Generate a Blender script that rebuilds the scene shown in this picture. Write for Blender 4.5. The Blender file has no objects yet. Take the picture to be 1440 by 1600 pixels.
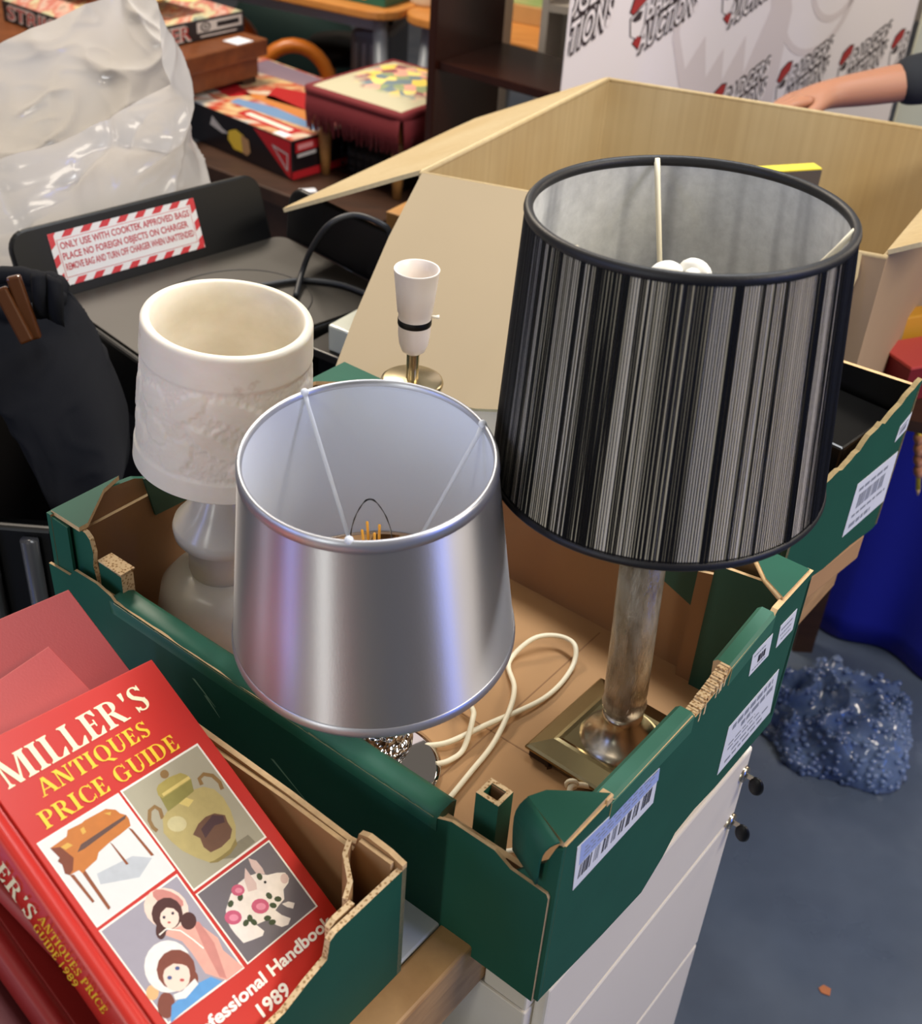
import bpy, bmesh, math, random
from mathutils import Vector, Matrix, noise
random.seed(7)
PI = math.pi
V = Vector
SC = bpy.context.scene
COL = SC.collection

# ------------------------------------------------------------------ camera, world, lights, exposure
CAM = V((-0.0928, -0.5887, 1.6346))
PITCH, ROLL, FPX = 0.6166, 0.0768, 1914.9
_F = V((0, math.cos(PITCH), -math.sin(PITCH)))
_U = V((0, math.sin(PITCH), math.cos(PITCH)))
_R = V((1, 0, 0))
CR = _R * math.cos(ROLL) + _U * math.sin(ROLL)
CU = -_R * math.sin(ROLL) + _U * math.cos(ROLL)
cam_data = bpy.data.cameras.new('camera')
cam = bpy.data.objects.new('camera', cam_data)
COL.objects.link(cam)
mw = Matrix((CR, CU, -_F)).transposed().to_4x4()
mw.translation = CAM
cam.matrix_world = mw
cam_data.sensor_fit = 'HORIZONTAL'
cam_data.sensor_width = 36
cam_data.lens = 36 * FPX / 1440
cam_data.clip_start = 0.02
cam_data.dof.use_dof = True
cam_data.dof.focus_distance = 1.12
cam_data.dof.aperture_fstop = 9.0
SC.camera = cam


def hexc(c, a=1.0):
    if isinstance(c, str):
        c = c.lstrip('#')
        c = [int(c[i:i + 2], 16) for i in (0, 2, 4)]
    r = []
    for x in c:
        x /= 255
        r.append(x / 12.92 if x <= .04045 else ((x + .055) / 1.055) ** 2.4)
    return (*r, a)


w = bpy.data.worlds.new('world')
SC.world = w
w.use_nodes = True
bg = w.node_tree.nodes['Background']
bg.inputs[0].default_value = hexc('#d8cfc4')
bg.inputs[1].default_value = 0.23


def area(name, loc, target, sx, sy, power, col):
    ld = bpy.data.lights.new(name, 'AREA')
    ld.shape = 'RECTANGLE'
    ld.size, ld.size_y, ld.energy = sx, sy, power
    ld.color = hexc(col)[:3]
    o = bpy.data.objects.new(name, ld)
    COL.objects.link(o)
    o.location = loc
    o.rotation_euler = (V(target) - V(loc)).to_track_quat('-Z', 'Y').to_euler()
    return o


# hall ceiling panels, daylight from windows behind the camera, plus an added fill
area('ceiling_lamp_near', (-0.9, -0.75, 2.9), (0, .3, .8), 1.2, .35, 4, '#fff4e2')
area('ceiling_lamp_far', (-1.2, 2.6, 2.9), (-.4, 2.2, .6), 1.4, .5, 78, '#fff0dc')
area('ceiling_lamp_over', (0.35, .9, 2.9), (.1, .6, .8), 1.2, .4, 38, '#f2f5f8')
area('added_fill_right', (2.0, -.3, 2.6), (.35, .9, .5), 1.4, .6, 44, '#fff3e0')  # added fill that brightens the banner, cabinet and right-hand faces
area('window_white', (-1.45, -2.2, 1.35), (-.1, .3, .95), .15, 1.7, 15, '#f6f8f0')
area('window_daylight', (-2.35, -1.35, 1.45), (0, .3, .95), .26, 1.7, 13, '#86a0f4')
area('window_side', (-2.8, -.35, 1.5), (0, .3, .95), .14, 1.6, 4.5, '#e8ecff')
area('window_daylight_right', (2.25, -1.15, 1.4), (0, .3, .95), .2, 1.7, 14, '#3278ff')
area('window_daylight_rear', (2.6, 2.2, 2.0), (0.2, .5, .9), .6, 1.2, 14, '#fff0dc')

SC.view_settings.view_transform = 'Standard'
SC.view_settings.look = 'None'
SC.view_settings.gamma = 1
SC.view_settings.use_curve_mapping = False
SC.view_settings.exposure = 0.12


# ------------------------------------------------------------------ helpers
def ray(x, y):
    return CR * ((x - 720) / FPX) - CU * ((y - 800) / FPX) + _F


def atz(x, y, z):
    d = ray(x, y)
    return CAM + d * ((z - CAM.z) / d.z)


def aty(x, y, Y):
    d = ray(x, y)
    return CAM + d * ((Y - CAM.y) / d.y)


WM = {}


def wm(o):
    return WM.get(o.name, Matrix.Identity(4)) if o else Matrix.Identity(4)


def thing(name, label, cat, loc=(0, 0, 0), group=None, rot=None):
    o = bpy.data.objects.new(name, None)
    o.empty_display_size = .05
    COL.objects.link(o)
    m = Matrix.Translation(V(loc))
    if rot is not None:
        m = m @ rot.to_4x4()
    o.matrix_world = m
    WM[o.name] = m
    o['label'] = label
    o['category'] = cat
    if group:
        o['group'] = group
    return o


def tag(o, label, cat, group=None):
    o['label'] = label
    o['category'] = cat
    if group:
        o['group'] = group
    return o


def frame(o, x, y, n=None):
    x = V(x)
    y = V(y)
    n = x.cross(y) if n is None else V(n)
    m = Matrix((x, y, n)).transposed().to_4x4()
    m.translation = V(o)
    return m


def smooth_path(pts, k=8, closed=False):
    pts = [V(p) for p in pts]
    n = len(pts)
    out = []
    rng = range(n if closed else n - 1)
    for i in rng:
        g = (lambda j: pts[j % n]) if closed else (lambda j: pts[min(max(j, 0), n - 1)])
        p0, p1, p2, p3 = g(i - 1), g(i), g(i + 1), g(i + 2)
        for t in range(k):
            t /= k
            out.append(.5 * ((2 * p1) + (p2 - p0) * t + (2 * p0 - 5 * p1 + 4 * p2 - p3) * t * t + (3 * p1 - p0 - 3 * p2 + p3) * t ** 3))
    if not closed:
        out.append(pts[-1])
    return out


class MB:
    def __init__(s, M=None):
        s.v, s.f, s.mi, s.uv, s.sm = [], [], [], [], []
        s.M = M or Matrix.Identity(4)

    def add(s, verts, faces, mi=0, M=None, smooth=False, uvs=None):
        m = s.M @ M if M is not None else s.M
        b = len(s.v)
        s.v += [m @ V(p) for p in verts]
        for i, f in enumerate(faces):
            s.f.append([b + j for j in f])
            s.mi.append(mi[i] if isinstance(mi, (list, tuple)) else mi)
            s.sm.append(smooth)
            s.uv.append(uvs[i] if uvs else None)
        return s

    def box(s, lo, hi, mi=0, M=None):
        x0, y0, z0 = lo
        x1, y1, z1 = hi
        return s.add([(x0, y0, z0), (x1, y0, z0), (x1, y1, z0), (x0, y1, z0), (x0, y0, z1), (x1, y0, z1), (x1, y1, z1), (x0, y1, z1)],
                     [(0, 3, 2, 1), (4, 5, 6, 7), (0, 1, 5, 4), (1, 2, 6, 5), (2, 3, 7, 6), (3, 0, 4, 7)], mi, M)

    def prism(s, poly, t, M=None, mi=(0, 0, 0), z0=0):
        """polygon in the frame's x,y plane; front at z0, back at z0-t; mi = front, back, rim"""
        a = sum(poly[i][0] * poly[(i + 1) % len(poly)][1] - poly[(i + 1) % len(poly)][0] * poly[i][1] for i in range(len(poly)))
        if a < 0:
            poly = poly[::-1]
        n = len(poly)
        vs = [(p[0], p[1], z0) for p in poly] + [(p[0], p[1], z0 - t) for p in poly]
        fs = [list(range(n)), list(range(2 * n - 1, n - 1, -1))]
        m = [mi[0], mi[1]]
        for i in range(n):
            j = (i + 1) % n
            fs.append((j, i, n + i, n + j))
            m.append(mi[2])
        return s.add(vs, fs, m, M)

    def flat(s, poly, z, M=None, mi=0):
        a = sum(poly[i][0] * poly[(i + 1) % len(poly)][1] - poly[(i + 1) % len(poly)][0] * poly[i][1] for i in range(len(poly)))
        if a < 0:
            poly = poly[::-1]
        return s.add([(p[0], p[1], z) for p in poly], [list(range(len(poly)))], mi, M)

    def tube(s, pts, r, n=10, mi=0, M=None, cap=True, flat=None):
        pts = [V(p) for p in pts]
        rr = r if isinstance(r, (list, tuple)) else [r] * len(pts)
        vs, fs = [], []
        prev = None
        for i, p in enumerate(pts):
            d = (pts[min(i + 1, len(pts) - 1)] - pts[max(i - 1, 0)])
            d.normalize()
            if prev is None:
                a = d.orthogonal().normalized()
            else:
                a = (prev - d * prev.dot(d)).normalized()
            prev = a
            b = d.cross(a)
            for k in range(n):
                t = 2 * PI * k / n
                vs.append(p + (a * math.cos(t) + b * math.sin(t)) * rr[i])
        for i in range(len(pts) - 1):
            for k in range(n):
                fs.append((i * n + k, i * n + (k + 1) % n, (i + 1) * n + (k + 1) % n, (i + 1) * n + k))
        if cap:
            fs.append(list(range(n - 1, -1, -1)))
            fs.append(list(range((len(pts) - 1) * n, len(pts) * n)))
        return s.add(vs, fs, mi, M, True)

    def lathe(s, prof, n=64, mi=0, M=None, closed=False, fn=None, a0=0., a1=2 * PI):
        """prof = [(r, z)...]; closed joins last to first"""
        vs, fs, uvs = [], [], []
        m = len(prof)
        full = abs(a1 - a0 - 2 * PI) < 1e-6
        nn = n if full else n + 1
        for i, (r, z) in enumerate(prof):
            for k in range(nn):
                t = a0 + (a1 - a0) * k / n
                rr = r + (fn(t, i, z) if fn else 0)
                vs.append((rr * math.cos(t), rr * math.sin(t), z))
        for i in range(m if closed else m - 1):
            j = (i + 1) % m
            for k in range(n):
                k2 = (k + 1) % n if full else k + 1
                fs.append((i * nn + k, i * nn + k2, j * nn + k2, j * nn + k))
                u0, u1, v0, v1 = k / n, (k + 1) / n, i / max(m - 1, 1), (i + 1) / max(m - 1, 1)
                uvs.append(((u0, v0), (u1, v0), (u1, v1), (u0, v1)))
        return s.add(vs, fs, mi, M, True, uvs)

    def sphere(s, c, r, mi=0, M=None, n=20, m=12, sc=(1, 1, 1)):
        prof = [(max(r * math.sin(PI * i / m), 1e-5), -r * math.cos(PI * i / m)) for i in range(m + 1)]
        T = Matrix.Translation(V(c)) @ Matrix.Diagonal((*sc, 1))
        return s.lathe(prof, n, mi, (M or Matrix.Identity(4)) @ T)

    def build(s, name, mats, parent=None, bevel=0, smooth=None, angle=None, subsurf=0):
        if not isinstance(mats, (list, tuple)):
            mats = [mats]
        inv = wm(parent).inverted() if parent else None
        vs = s.v
        org = None
        if parent:
            vs = [inv @ p for p in vs]
        else:
            xs = [p.x for p in vs]
            ys = [p.y for p in vs]
            org = V(((min(xs) + max(xs)) / 2, (min(ys) + max(ys)) / 2, min(p.z for p in vs)))
            vs = [p - org for p in vs]
        me = bpy.data.meshes.new(name)
        me.from_pydata([tuple(p) for p in vs], [], s.f)
        for m in mats:
            me.materials.append(m)
        for p, mi, sm in zip(me.polygons, s.mi, s.sm):
            p.material_index = mi
            p.use_smooth = sm if smooth is None else smooth
        if any(s.uv):
            uvl = me.uv_layers.new(name='UVMap')
            for p, uv in zip(me.polygons, s.uv):
                if uv:
                    for li, c in zip(p.loop_indices, uv):
                        uvl.data[li].uv = c
        me.validate()
        o = bpy.data.objects.new(name, me)
        COL.objects.link(o)
        if parent:
            o.parent = parent
            WM[o.name] = wm(parent)
        else:
            o.location = org
            WM[o.name] = Matrix.Translation(org)
        if bevel:
            b = o.modifiers.new('bevel', 'BEVEL')
            b.width = bevel
            b.segments = 2
            b.limit_method = 'ANGLE'
            b.angle_limit = math.radians(40)
        if subsurf:
            b = o.modifiers.new('subsurf', 'SUBSURF')
            b.levels = b.render_levels = subsurf
        return o


# ------------------------------------------------------------------ materials
MATS = {}


class NT:
    def __init__(s, name):
        s.m = bpy.data.materials.new(name)
        s.m.use_nodes = True
        s.t = s.m.node_tree
        s.b = s.t.nodes['Principled BSDF']
        MATS[name] = s.m

    def n(s, kind, **kw):
        o = s.t.nodes.new('ShaderNode' + kind)
        for k, v in kw.items():
            if k in o.inputs.keys() if isinstance(k, str) else False:
                o.inputs[k].default_value = v
            else:
                setattr(o, k, v)
        return o

    def l(s, a, b):
        s.t.links.new(a, b)

    def coord(s, kind='Object', scale=(1, 1, 1), rot=(0, 0, 0)):
        c = s.n('TexCoord')
        m = s.n('Mapping')
        m.inputs['Scale'].default_value = scale
        m.inputs['Rotation'].default_value = rot
        s.l(c.outputs[kind], m.inputs['Vector'])
        return m.outputs[0]

    def noise(s, vec, scale, detail=3, rough=.5):
        o = s.n('TexNoise')
        o.inputs['Scale'].default_value = scale
        o.inputs['Detail'].default_value = detail
        o.inputs['Roughness'].default_value = rough
        if vec is not None:
            s.l(vec, o.inputs['Vector'])
        return o.outputs['Fac']

    def ramp(s, fac, stops, interp='LINEAR'):
        o = s.n('ValToRGB')
        o.color_ramp.interpolation = interp
        while len(o.color_ramp.elements) < len(stops):
            o.color_ramp.elements.new(.5)
        for e, (p, c) in zip(o.color_ramp.elements, stops):
            e.position = p
            e.color = hexc(c) if isinstance(c, str) else (c, c, c, 1)
        s.l(fac, o.inputs[0])
        return o.outputs[0]

    def bump(s, h, strength=.2, dist=.002):
        o = s.n('Bump')
        o.inputs['Strength'].default_value = strength
        o.inputs['Distance'].default_value = dist
        s.l(h, o.inputs['Height'])
        s.l(o.outputs[0], s.b.inputs['Normal'])
        return o


def P(name, col, rough=.6, metal=0, var=0.0, vscale=20, bump=0, bscale=200, stretch=(1, 1, 1), spec=None, **kw):
    if name in MATS:
        return MATS[name]
    t = NT(name)
    c = hexc(col)
    t.b.inputs['Base Color'].default_value = c
    t.b.inputs['Roughness'].default_value = rough
    t.b.inputs['Metallic'].default_value = metal
    if spec is not None:
        t.b.inputs['Specular IOR Level'].default_value = spec
    for k, v in kw.items():
        t.b.inputs[k.replace('_', ' ')].default_value = v
    vec = None
    if var or bump:
        vec = t.coord('Object', stretch)
    if var:
        f = t.noise(vec, vscale, 4)
        mix = t.n('MixRGB')
        mix.inputs[1].default_value = tuple(x * (1 - var) for x in c[:3]) + (1,)
        mix.inputs[2].default_value = tuple(min(1, x * (1 + var)) for x in c[:3]) + (1,)
        t.l(f, mix.inputs[0])
        t.l(mix.outputs[0], t.b.inputs['Base Color'])
    if bump:
        t.bump(t.noise(vec, bscale, 3), bump)
    return t.m


GREEN = P('green_card', '#1c5241', .6, var=.16, vscale=14, bump=.04, bscale=60, spec=.25)
GREEN_IN = P('green_card_inner', '#184436', .6, var=.15, vscale=12)
KRAFT = P('kraft_liner', '#aa8257', .75, var=.14, vscale=9, stretch=(1, 1, 1))
BROWN = P('brown_liner', '#8f6945', .75, var=.12, vscale=8)


def corrugated(name, a, b, c, scale, rot=0):
    t = NT(name)
    vec = t.coord('Object', (1, 1, 1))
    wv = t.n('TexVoronoi')
    wv.inputs['Scale'].default_value = scale
    t.l(vec, wv.inputs['Vector'])
    col = t.ramp(wv.outputs['Distance'], [(0, c), (.28, b), (.5, a), (1, a)])
    t.l(col, t.b.inputs['Base Color'])
    t.b.inputs['Roughness'].default_value = .85
    return t.m


EDGE = corrugated('corrugated_edge', '#d9bd92', '#b08a5c', '#4a3018', 330)
EDGE_FINE = P('cut_card_edge', '#cfae80', .85, var=.25, vscale=160)


def carton_mat():
    t = NT('carton_card')
    vec = t.coord('Object', (120, 120, 1.2))
    f = t.noise(vec, 1, 3)
    f2 = t.noise(t.coord('Object'), 5, 3)
    col = t.ramp(f, [(.2, '#b39f78'), (.8, '#c0ad85')])
    col2 = t.ramp(f2, [(.3, '#f1e8d8'), (.7, '#ffffff')])
    mx = t.n('MixRGB', blend_type='MULTIPLY')
    mx.inputs[0].default_value = 1
    t.l(col, mx.inputs[1])
    t.l(col2, mx.inputs[2])
    t.l(mx.outputs[0], t.b.inputs['Base Color'])
    t.b.inputs['Roughness'].default_value = .7
    t.bump(f, .08, .001)
    return t.m


CARTON = carton_mat()
FLAPCARD_SHADED = P('flap_card_shaded', '#98876a', .7, var=.05, vscale=6)  # same card as the carton, darkened in colour for weaker light
CARTON_OUT = P('carton_outside', '#b39674', .7, var=.08, vscale=5)
CARTON_EDGE = P('carton_edge', '#e2cfa4', .8, var=.15, vscale=200)
WHITE = P('white_plastic', '#e9e4dd', .35)
CREAM_CORD = P('cream_cord', '#ece2c6', .45)
PAPER = P('label_paper', '#dfe2ea', .6, var=.03, vscale=30)
PAPER_BLUE = P('label_blue_print', '#9fb0e2', .6)
INK = P('black_ink', '#2b2b33', .6)
INK_GREY = P('grey_ink', '#8d929e', .6)
BLACK = P('black_plastic', '#070707', .42, spec=.3)
BLACK_SATIN = P('black_satin_trim', '#121114', .5, bump=.1, bscale=400)
CHROME = P('chrome', '#d9dade', .06, 1)
BRASS = P('antique_brass', '#a3936c', .24, 1, var=.2, vscale=25)
BRASS_POL = P('pale_brass', '#cfc09c', .26, 1)
STEEL = P('brushed_steel', '#c4baa8', .26, 1, var=.12, vscale=60)


def thin_glass():
    t = NT('clear_glass')
    tr = t.n('BsdfTransparent')
    gl = t.n('BsdfGlossy')
    gl.inputs['Roughness'].default_value = .03
    lw = t.n('LayerWeight')
    lw.inputs['Blend'].default_value = .03
    mx = t.n('MixShader')
    t.l(lw.outputs['Fresnel'], mx.inputs[0])
    t.l(tr.outputs[0], mx.inputs[1])
    t.l(gl.outputs[0], mx.inputs[2])
    t.l(mx.outputs[0], t.t.nodes['Material Output'].inputs['Surface'])
    return t.m


GLASS = thin_glass()
AMBER = P('filament_yellow', '#f2b64a', .4, Emission_Strength=0.0)
RED_BOOK = P('red_book_cover', '#c52d22', .34, var=.04, vscale=8)
RED_CLOTH = P('dark_red_book_cloth', '#93221f', .5, var=.08, vscale=12, bump=.05, bscale=500)
RED_CLOTH2 = P('faded_red_book_cloth', '#a83734', .5, var=.08, vscale=12, bump=.05, bscale=500)
PAGES = P('book_pages', '#e6dcc4', .8, var=.1, vscale=3, stretch=(1, 1, 300))
CREAM_PRINT = P('cream_print', '#fbeec2', .45)
YELLOW_PRINT = P('yellow_print', '#f6c92e', .45)

# ------------------------------------------------------------------ flat lettering
_dg = None


def text_mesh(s, bold=0.0, shear=0.0, res=3):
    cu = bpy.data.curves.new('lettering', 'FONT')
    cu.body = s
    cu.size = 1
    cu.offset = bold
    cu.shear = shear
    cu.resolution_u = res
    cu.fill_mode = 'FRONT'
    o = bpy.data.objects.new('lettering', cu)
    COL.objects.link(o)
    bpy.context.view_layer.update()
    me = bpy.data.meshes.new_from_object(o.evaluated_get(bpy.context.evaluated_depsgraph_get()))
    vs = [v.co.copy() for v in me.vertices]
    fs = [list(p.vertices) for p in me.polygons]
    bpy.data.objects.remove(o)
    bpy.data.curves.remove(cu)
    bpy.data.meshes.remove(me)
    return vs, fs


CAP = .69


def put_text(mb, s, M, width, cap, z=.0003, bold=.0, shear=0., mi=0, skew=0.):
    vs, fs = text_mesh(s, bold, shear)
    if not vs:
        return
    x0 = min(v.x for v in vs)
    x1 = max(v.x for v in vs)
    k = width / (x1 - x0)
    pts = [((v.x - x0) * k, v.y / CAP * cap + (v.x - x0) * k * skew, z) for v in vs]
    mb.add(pts, fs, mi, M)


# a small roman letter set for the book title: unit cap height, thick stems, thin strokes, bracket serifs
def _arc(cx, cy, rx, ry, a0, a1, tn, tk, n=18):
    """stroke along an ellipse, thick where it runs upright"""
    o, i = [], []
    for k in range(n + 1):
        a = math.radians(a0 + (a1 - a0) * k / n)
        t = tn + (tk - tn) * abs(math.cos(a)) ** 1.5
        o.append((cx + rx * math.cos(a), cy + ry * math.sin(a)))
        i.append((cx + (rx - t) * math.cos(a), cy + (ry - tn) * math.sin(a)))
    return [[o[k], o[k + 1], i[k + 1], i[k]] for k in range(n)]


def _r(x0, y0, x1, y1):
    return [(x0, y0), (x1, y0), (x1, y1), (x0, y1)]


def _d(x0, y0, x1, y1, w):
    return [(x0, y0), (x0 + w, y0), (x1 + w, y1), (x1, y1)]


TK, TN, SF = .19, .07, .05


def _stem(x, w=TK, top=True, bot=True):
    L = [_r(x, 0, x + w, 1)]
    if bot:
        L += [_r(x - .09, 0, x + w + .09, SF), [(x - .05, SF), (x + w + .05, SF), (x + w, .12), (x, .12)]]
    if top:
        L += [_r(x - .09, 1 - SF, x + w + .09, 1), [(x, .88), (x + w, .88), (x + w + .05, 1 - SF), (x - .05, 1 - SF)]]
    return L


def glyph(c):
    if c == 'I':
        return _stem(.1), .42
    if c == 'L':
        return _stem(.1) + [_r(.1, 0, .68, SF), [(.45, SF), (.68, SF), (.72, .3), (.67, .3)]], .76
    if c == 'M':
        return _stem(.1, TN) + _stem(.86) + [_d(.1, 1, .44, 0, .19), _d(.48, 0, .82, 1, .08)], 1.18
    if c == 'N':
        return _stem(.1, TN) + _stem(.68, TN, True, False) + [_d(.08, 1, .54, 0, .21)], .9
    if c == 'E':
        return _stem(.1) + [_r(.1, 0, .64, SF), _r(.1, 1 - SF, .62, 1), _r(.25, .48, .48, .54), [(.44, SF), (.64, SF), (.69, .28), (.64, .28)],
                            [(.44, 1 - SF), (.62, 1 - SF), (.64, .74), (.59, .74)], _r(.46, .38, .51, .64)], .74
    if c == 'R':
        return _stem(.1) + _arc(.36, .74, .34, .26, -90, 90, .06, .19) + [_r(.1, 1 - .06, .37, 1), _r(.25, .48, .37, .54), _d(.62, 0, .34, .5, .21), _r(.6, 0, .92, SF)], .9
    if c == 'P':
        return _stem(.1) + _arc(.36, .72, .34, .28, -90, 90, .06, .19) + [_r(.1, 1 - .06, .37, 1), _r(.25, .44, .37, .5)], .76
    if c == 'D':
        return _stem(.1) + _arc(.36, .5, .48, .5, -90, 90, .06, .2, 24) + [_r(.1, 1 - .06, .37, 1), _r(.1, 0, .37, .06)], .92
    if c == 'S':
        return _arc(.34, .735, .27, .265, 20, 180, .06, .17) + _arc(.34, .265, .27, .265, 200, 360, .06, .17) + [
            [(.07, .735), (.24, .735), (.30, .60), (.13, .58)], [(.13, .58), (.30, .64), (.57, .42), (.42, .34)],
            [(.42, .34), (.58, .45), (.61, .265), (.44, .265)], [(.6, .98), (.56, .98), (.5, .8), (.6, .72)], [(.06, .02), (.1, .02), (.16, .2), (.06, .28)]], .7
    if c == 'A':
        return [_d(.04, 0, .38, 1, .08), _d(.66, 0, .34, 1, .2), _r(.2, .3, .7, .36), _r(-.04, 0, .24, SF), _r(.58, 0, .96, SF)], .96
    if c == 'T':
        return _stem(.3, TK, False) + [_r(.02, 1 - SF, .78, 1), [(.02, .72), (.07, .72), (.2, 1 - SF), (.02, 1 - SF)], [(.73, .72), (.78, .72), (.78, 1 - SF), (.6, 1 - SF)]], .82
    if c == 'U':
        return [_r(.1, .34, .29, 1), _r(.01, 1 - SF, .38, 1), _r(.68, .34, .75, 1), _r(.6, 1 - SF, .86, 1)] + _arc(.425, .36, .325, .36, 180, 360, .07, .17), .9
    if c == 'C':
        return _arc(.46, .5, .4, .5, 45, 315, .06, .2, 28) + [[(.72, .98), (.76, .98), (.79, .66), (.73, .66)], [(.72, .02), (.76, .02), (.79, .32), (.74, .3)]], .86
    if c == 'G':
        return _arc(.46, .5, .4, .5, 45, 310, .06, .2, 28) + [[(.72, .98), (.76, .98), (.79, .66), (.73, .66)], _r(.64, .06, .82, .44), _r(.55, .4, .9, .45)], .96
    if c == 'Q':
        return _arc(.48, .5, .42, .5, 0, 360, .06, .2, 36) + [[(.42, .06), (.58, .1), (.98, -.2), (.76, -.22)]], .98
    if c == "'":
        return [[(.08, 1), (.26, 1), (.2, .72), (.12, .66)]], .3
    return [], .36


def roman(mb, s, M, width, cap, z=.0004, mi=0, track=.03):
    x = 0
    polys = []
    for c in s:
        g, wd = glyph(c)
        polys += [[(px + x, py) for px, py in q] for q in g]
        x += wd + track
    k = width / (x - track)
    for i, q in enumerate(polys):
        mb.flat([(a * k, b * cap) for a, b in q], z + .0000004 * i, M, mi)


NP = V((0, 0, .75))
TU = V((-math.cos(.6213), math.sin(.6213), 0))
TV = V((math.sin(.6213), math.cos(.6213), 0))
UP = V((0, 0, 1))


def Q(a, b, z):
    return NP + TU * a + TV * b + UP * z

# ------------------------------------------------------------------ the setting
def floor_mat():
    t = NT('floor_concrete')
    f = t.noise(t.coord('Object'), 2.2, 5, .6)
    col = t.ramp(f, [(.3, '#414b5b'), (.55, '#515c6d'), (.75, '#667080')])
    t.l(col, t.b.inputs['Base Color'])
    r = t.ramp(t.noise(t.coord('Object'), 6, 4), [(.3, .25), (.7, .45)])
    t.l(r, t.b.inputs['Roughness'])
    return t.m


m = MB()
m.box((-5, -2.5, -.05), (5, 7, 0))
fl = m.build('floor', floor_mat())
fl['kind'] = 'structure'
m = MB()
m.box((-5, 7, 0), (5, 7.1, 3.1))
wb = m.build('wall_back', P('wall_paint', '#b9ada0', .8, var=.05))
wb['kind'] = 'structure'

PALE_TOP = P('pale_blue_laminate', '#e0e6ea', .35, var=.05, vscale=10)


def wood(name, c0, c1, scale=(3, 40, 40), rough=.45):
    t = NT(name)
    f = t.noise(t.coord('Object', scale), 1.0, 6, .6)
    t.l(t.ramp(f, [(.25, c0), (.75, c1)]), t.b.inputs['Base Color'])
    t.b.inputs['Roughness'].default_value = rough
    t.bump(f, .05, .001)
    return t.m


OAK = wood('worn_pine', '#9a7248', '#c79c68', (14, 14, 60))
ORANGE_WOOD = wood('beech_table_top', '#b97634', '#cf8f4c', (6, 30, 30), .35)
DARK_WOOD = wood('dark_mahogany', '#25100a', '#3a1a10', (8, 8, 2), .25)
BROWN_WOOD = wood('brown_table_wood', '#5a3018', '#7d4824', (5, 30, 30), .4)
DARKBROWN = wood('dark_stained_wood', '#2a190f', '#43291a', (5, 30, 30), .5)

# main table: right edge runs under the green tray
TE0 = V((-.057, .035, .75))
tbl = thing('trestle_table', 'pale blue topped table with worn pine edge under the tray of lamps', 'table', (TE0.x, TE0.y, 0))
FT = frame(TE0, TU, -TV, V((0, 0, -1)))   # local x = away from the edge, y = toward the viewer, z = down
FT = frame(TE0, TV, TU, UP)               # x along the edge, y inward
m = MB(FT)
m.box((-.75, .035, -.028), (.775, .535, -.001))
m.build('table_top', PALE_TOP, tbl, bevel=.002)
m = MB(FT)
m.box((-.75, 0, -.03), (.79, .034, -.0005))
m.build('edge_strip', OAK, tbl, bevel=.003)
m = MB(FT)
m.box((-.75, .004, -.085), (.788, .03, -.031))
m.build('apron', OAK, tbl, bevel=.003)
for x, y in ((-.7, .06), (.60, .08), (-.7, .49), (.74, .49)):
    m = MB(FT)
    m.box((x - .025, y - .02, -.75), (x + .025, y + .03, -.031))
    m.build('leg', OAK, tbl, bevel=.003)
# dark crate under the table
m = MB(FT)
cr = thing('wooden_crate', 'dark brown wooden crate under the table beside the white cabinet', 'crate', Q(.25, -.1, 0) - V((0, 0, .75)))
for k in range(4):
    m = MB(FT)
    m.box((-.30, .10, -.55 + k * .105), (.0, .13, -.455 + k * .105))
    m.build('slat', DARKBROWN, cr, bevel=.002)
m = MB(FT)
m.box((-.30, .13, -.75), (.0, .45, -.13))
m.build('body', DARKBROWN, cr)

# ------------------------------------------------------------------ white filing cabinet with two keys
CABW = P('cream_metal', '#e6ded0', .45, var=.03, vscale=6)
cab = thing('filing_cabinet', 'cream filing cabinet with keys in its locks under the green tray', 'cabinet', Q(.05, .2, 0) - V((0, 0, .75)))
FC = frame(Q(.012, .028, 0), TV, TU, UP)
m = MB(FC)
m.box((0, .012, -.745), (.398, .40, -.092))
m.box((0, .0121, -.089), (.398, .058, -.006))
m.build('body', CABW, cab, bevel=.002)
for z0, z1 in ((-.165, -.058), (-.40, -.17), (-.735, -.405)):
    m = MB(FC)
    m.box((.012, -.002, z0), (.396, .0118, z1))
    d = m.build('drawer', CABW, cab, bevel=.003)
for zc in (-.092, -.168):
    m = MB(FC)
    m.lathe([(.0001, .004), (.009, .004), (.010, .001), (.010, -.004)], 20, 0, frame((.386, -.002, zc), (1, 0, 0), (0, 0, 1), (0, -1, 0)))
    lk = m.build('lock', STEEL, cab)
    m = MB(FC)
    m.box((.3852, -.014, zc - .003), (.3868, -.004, zc + .003), 1)
    m.lathe([(.0001, .0015), (.007, .0015), (.009, 0), (.007, -.0015), (.0001, -.0015)], 20, 0, frame((.386, -.019, zc - .008), (0, -1, 0), (0, 0, 1), (1, 0, 0)) @ Matrix.Diagonal((1, 1.5, 1.6, 1)))
    m.build('key', [BLACK, STEEL], lk)

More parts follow.
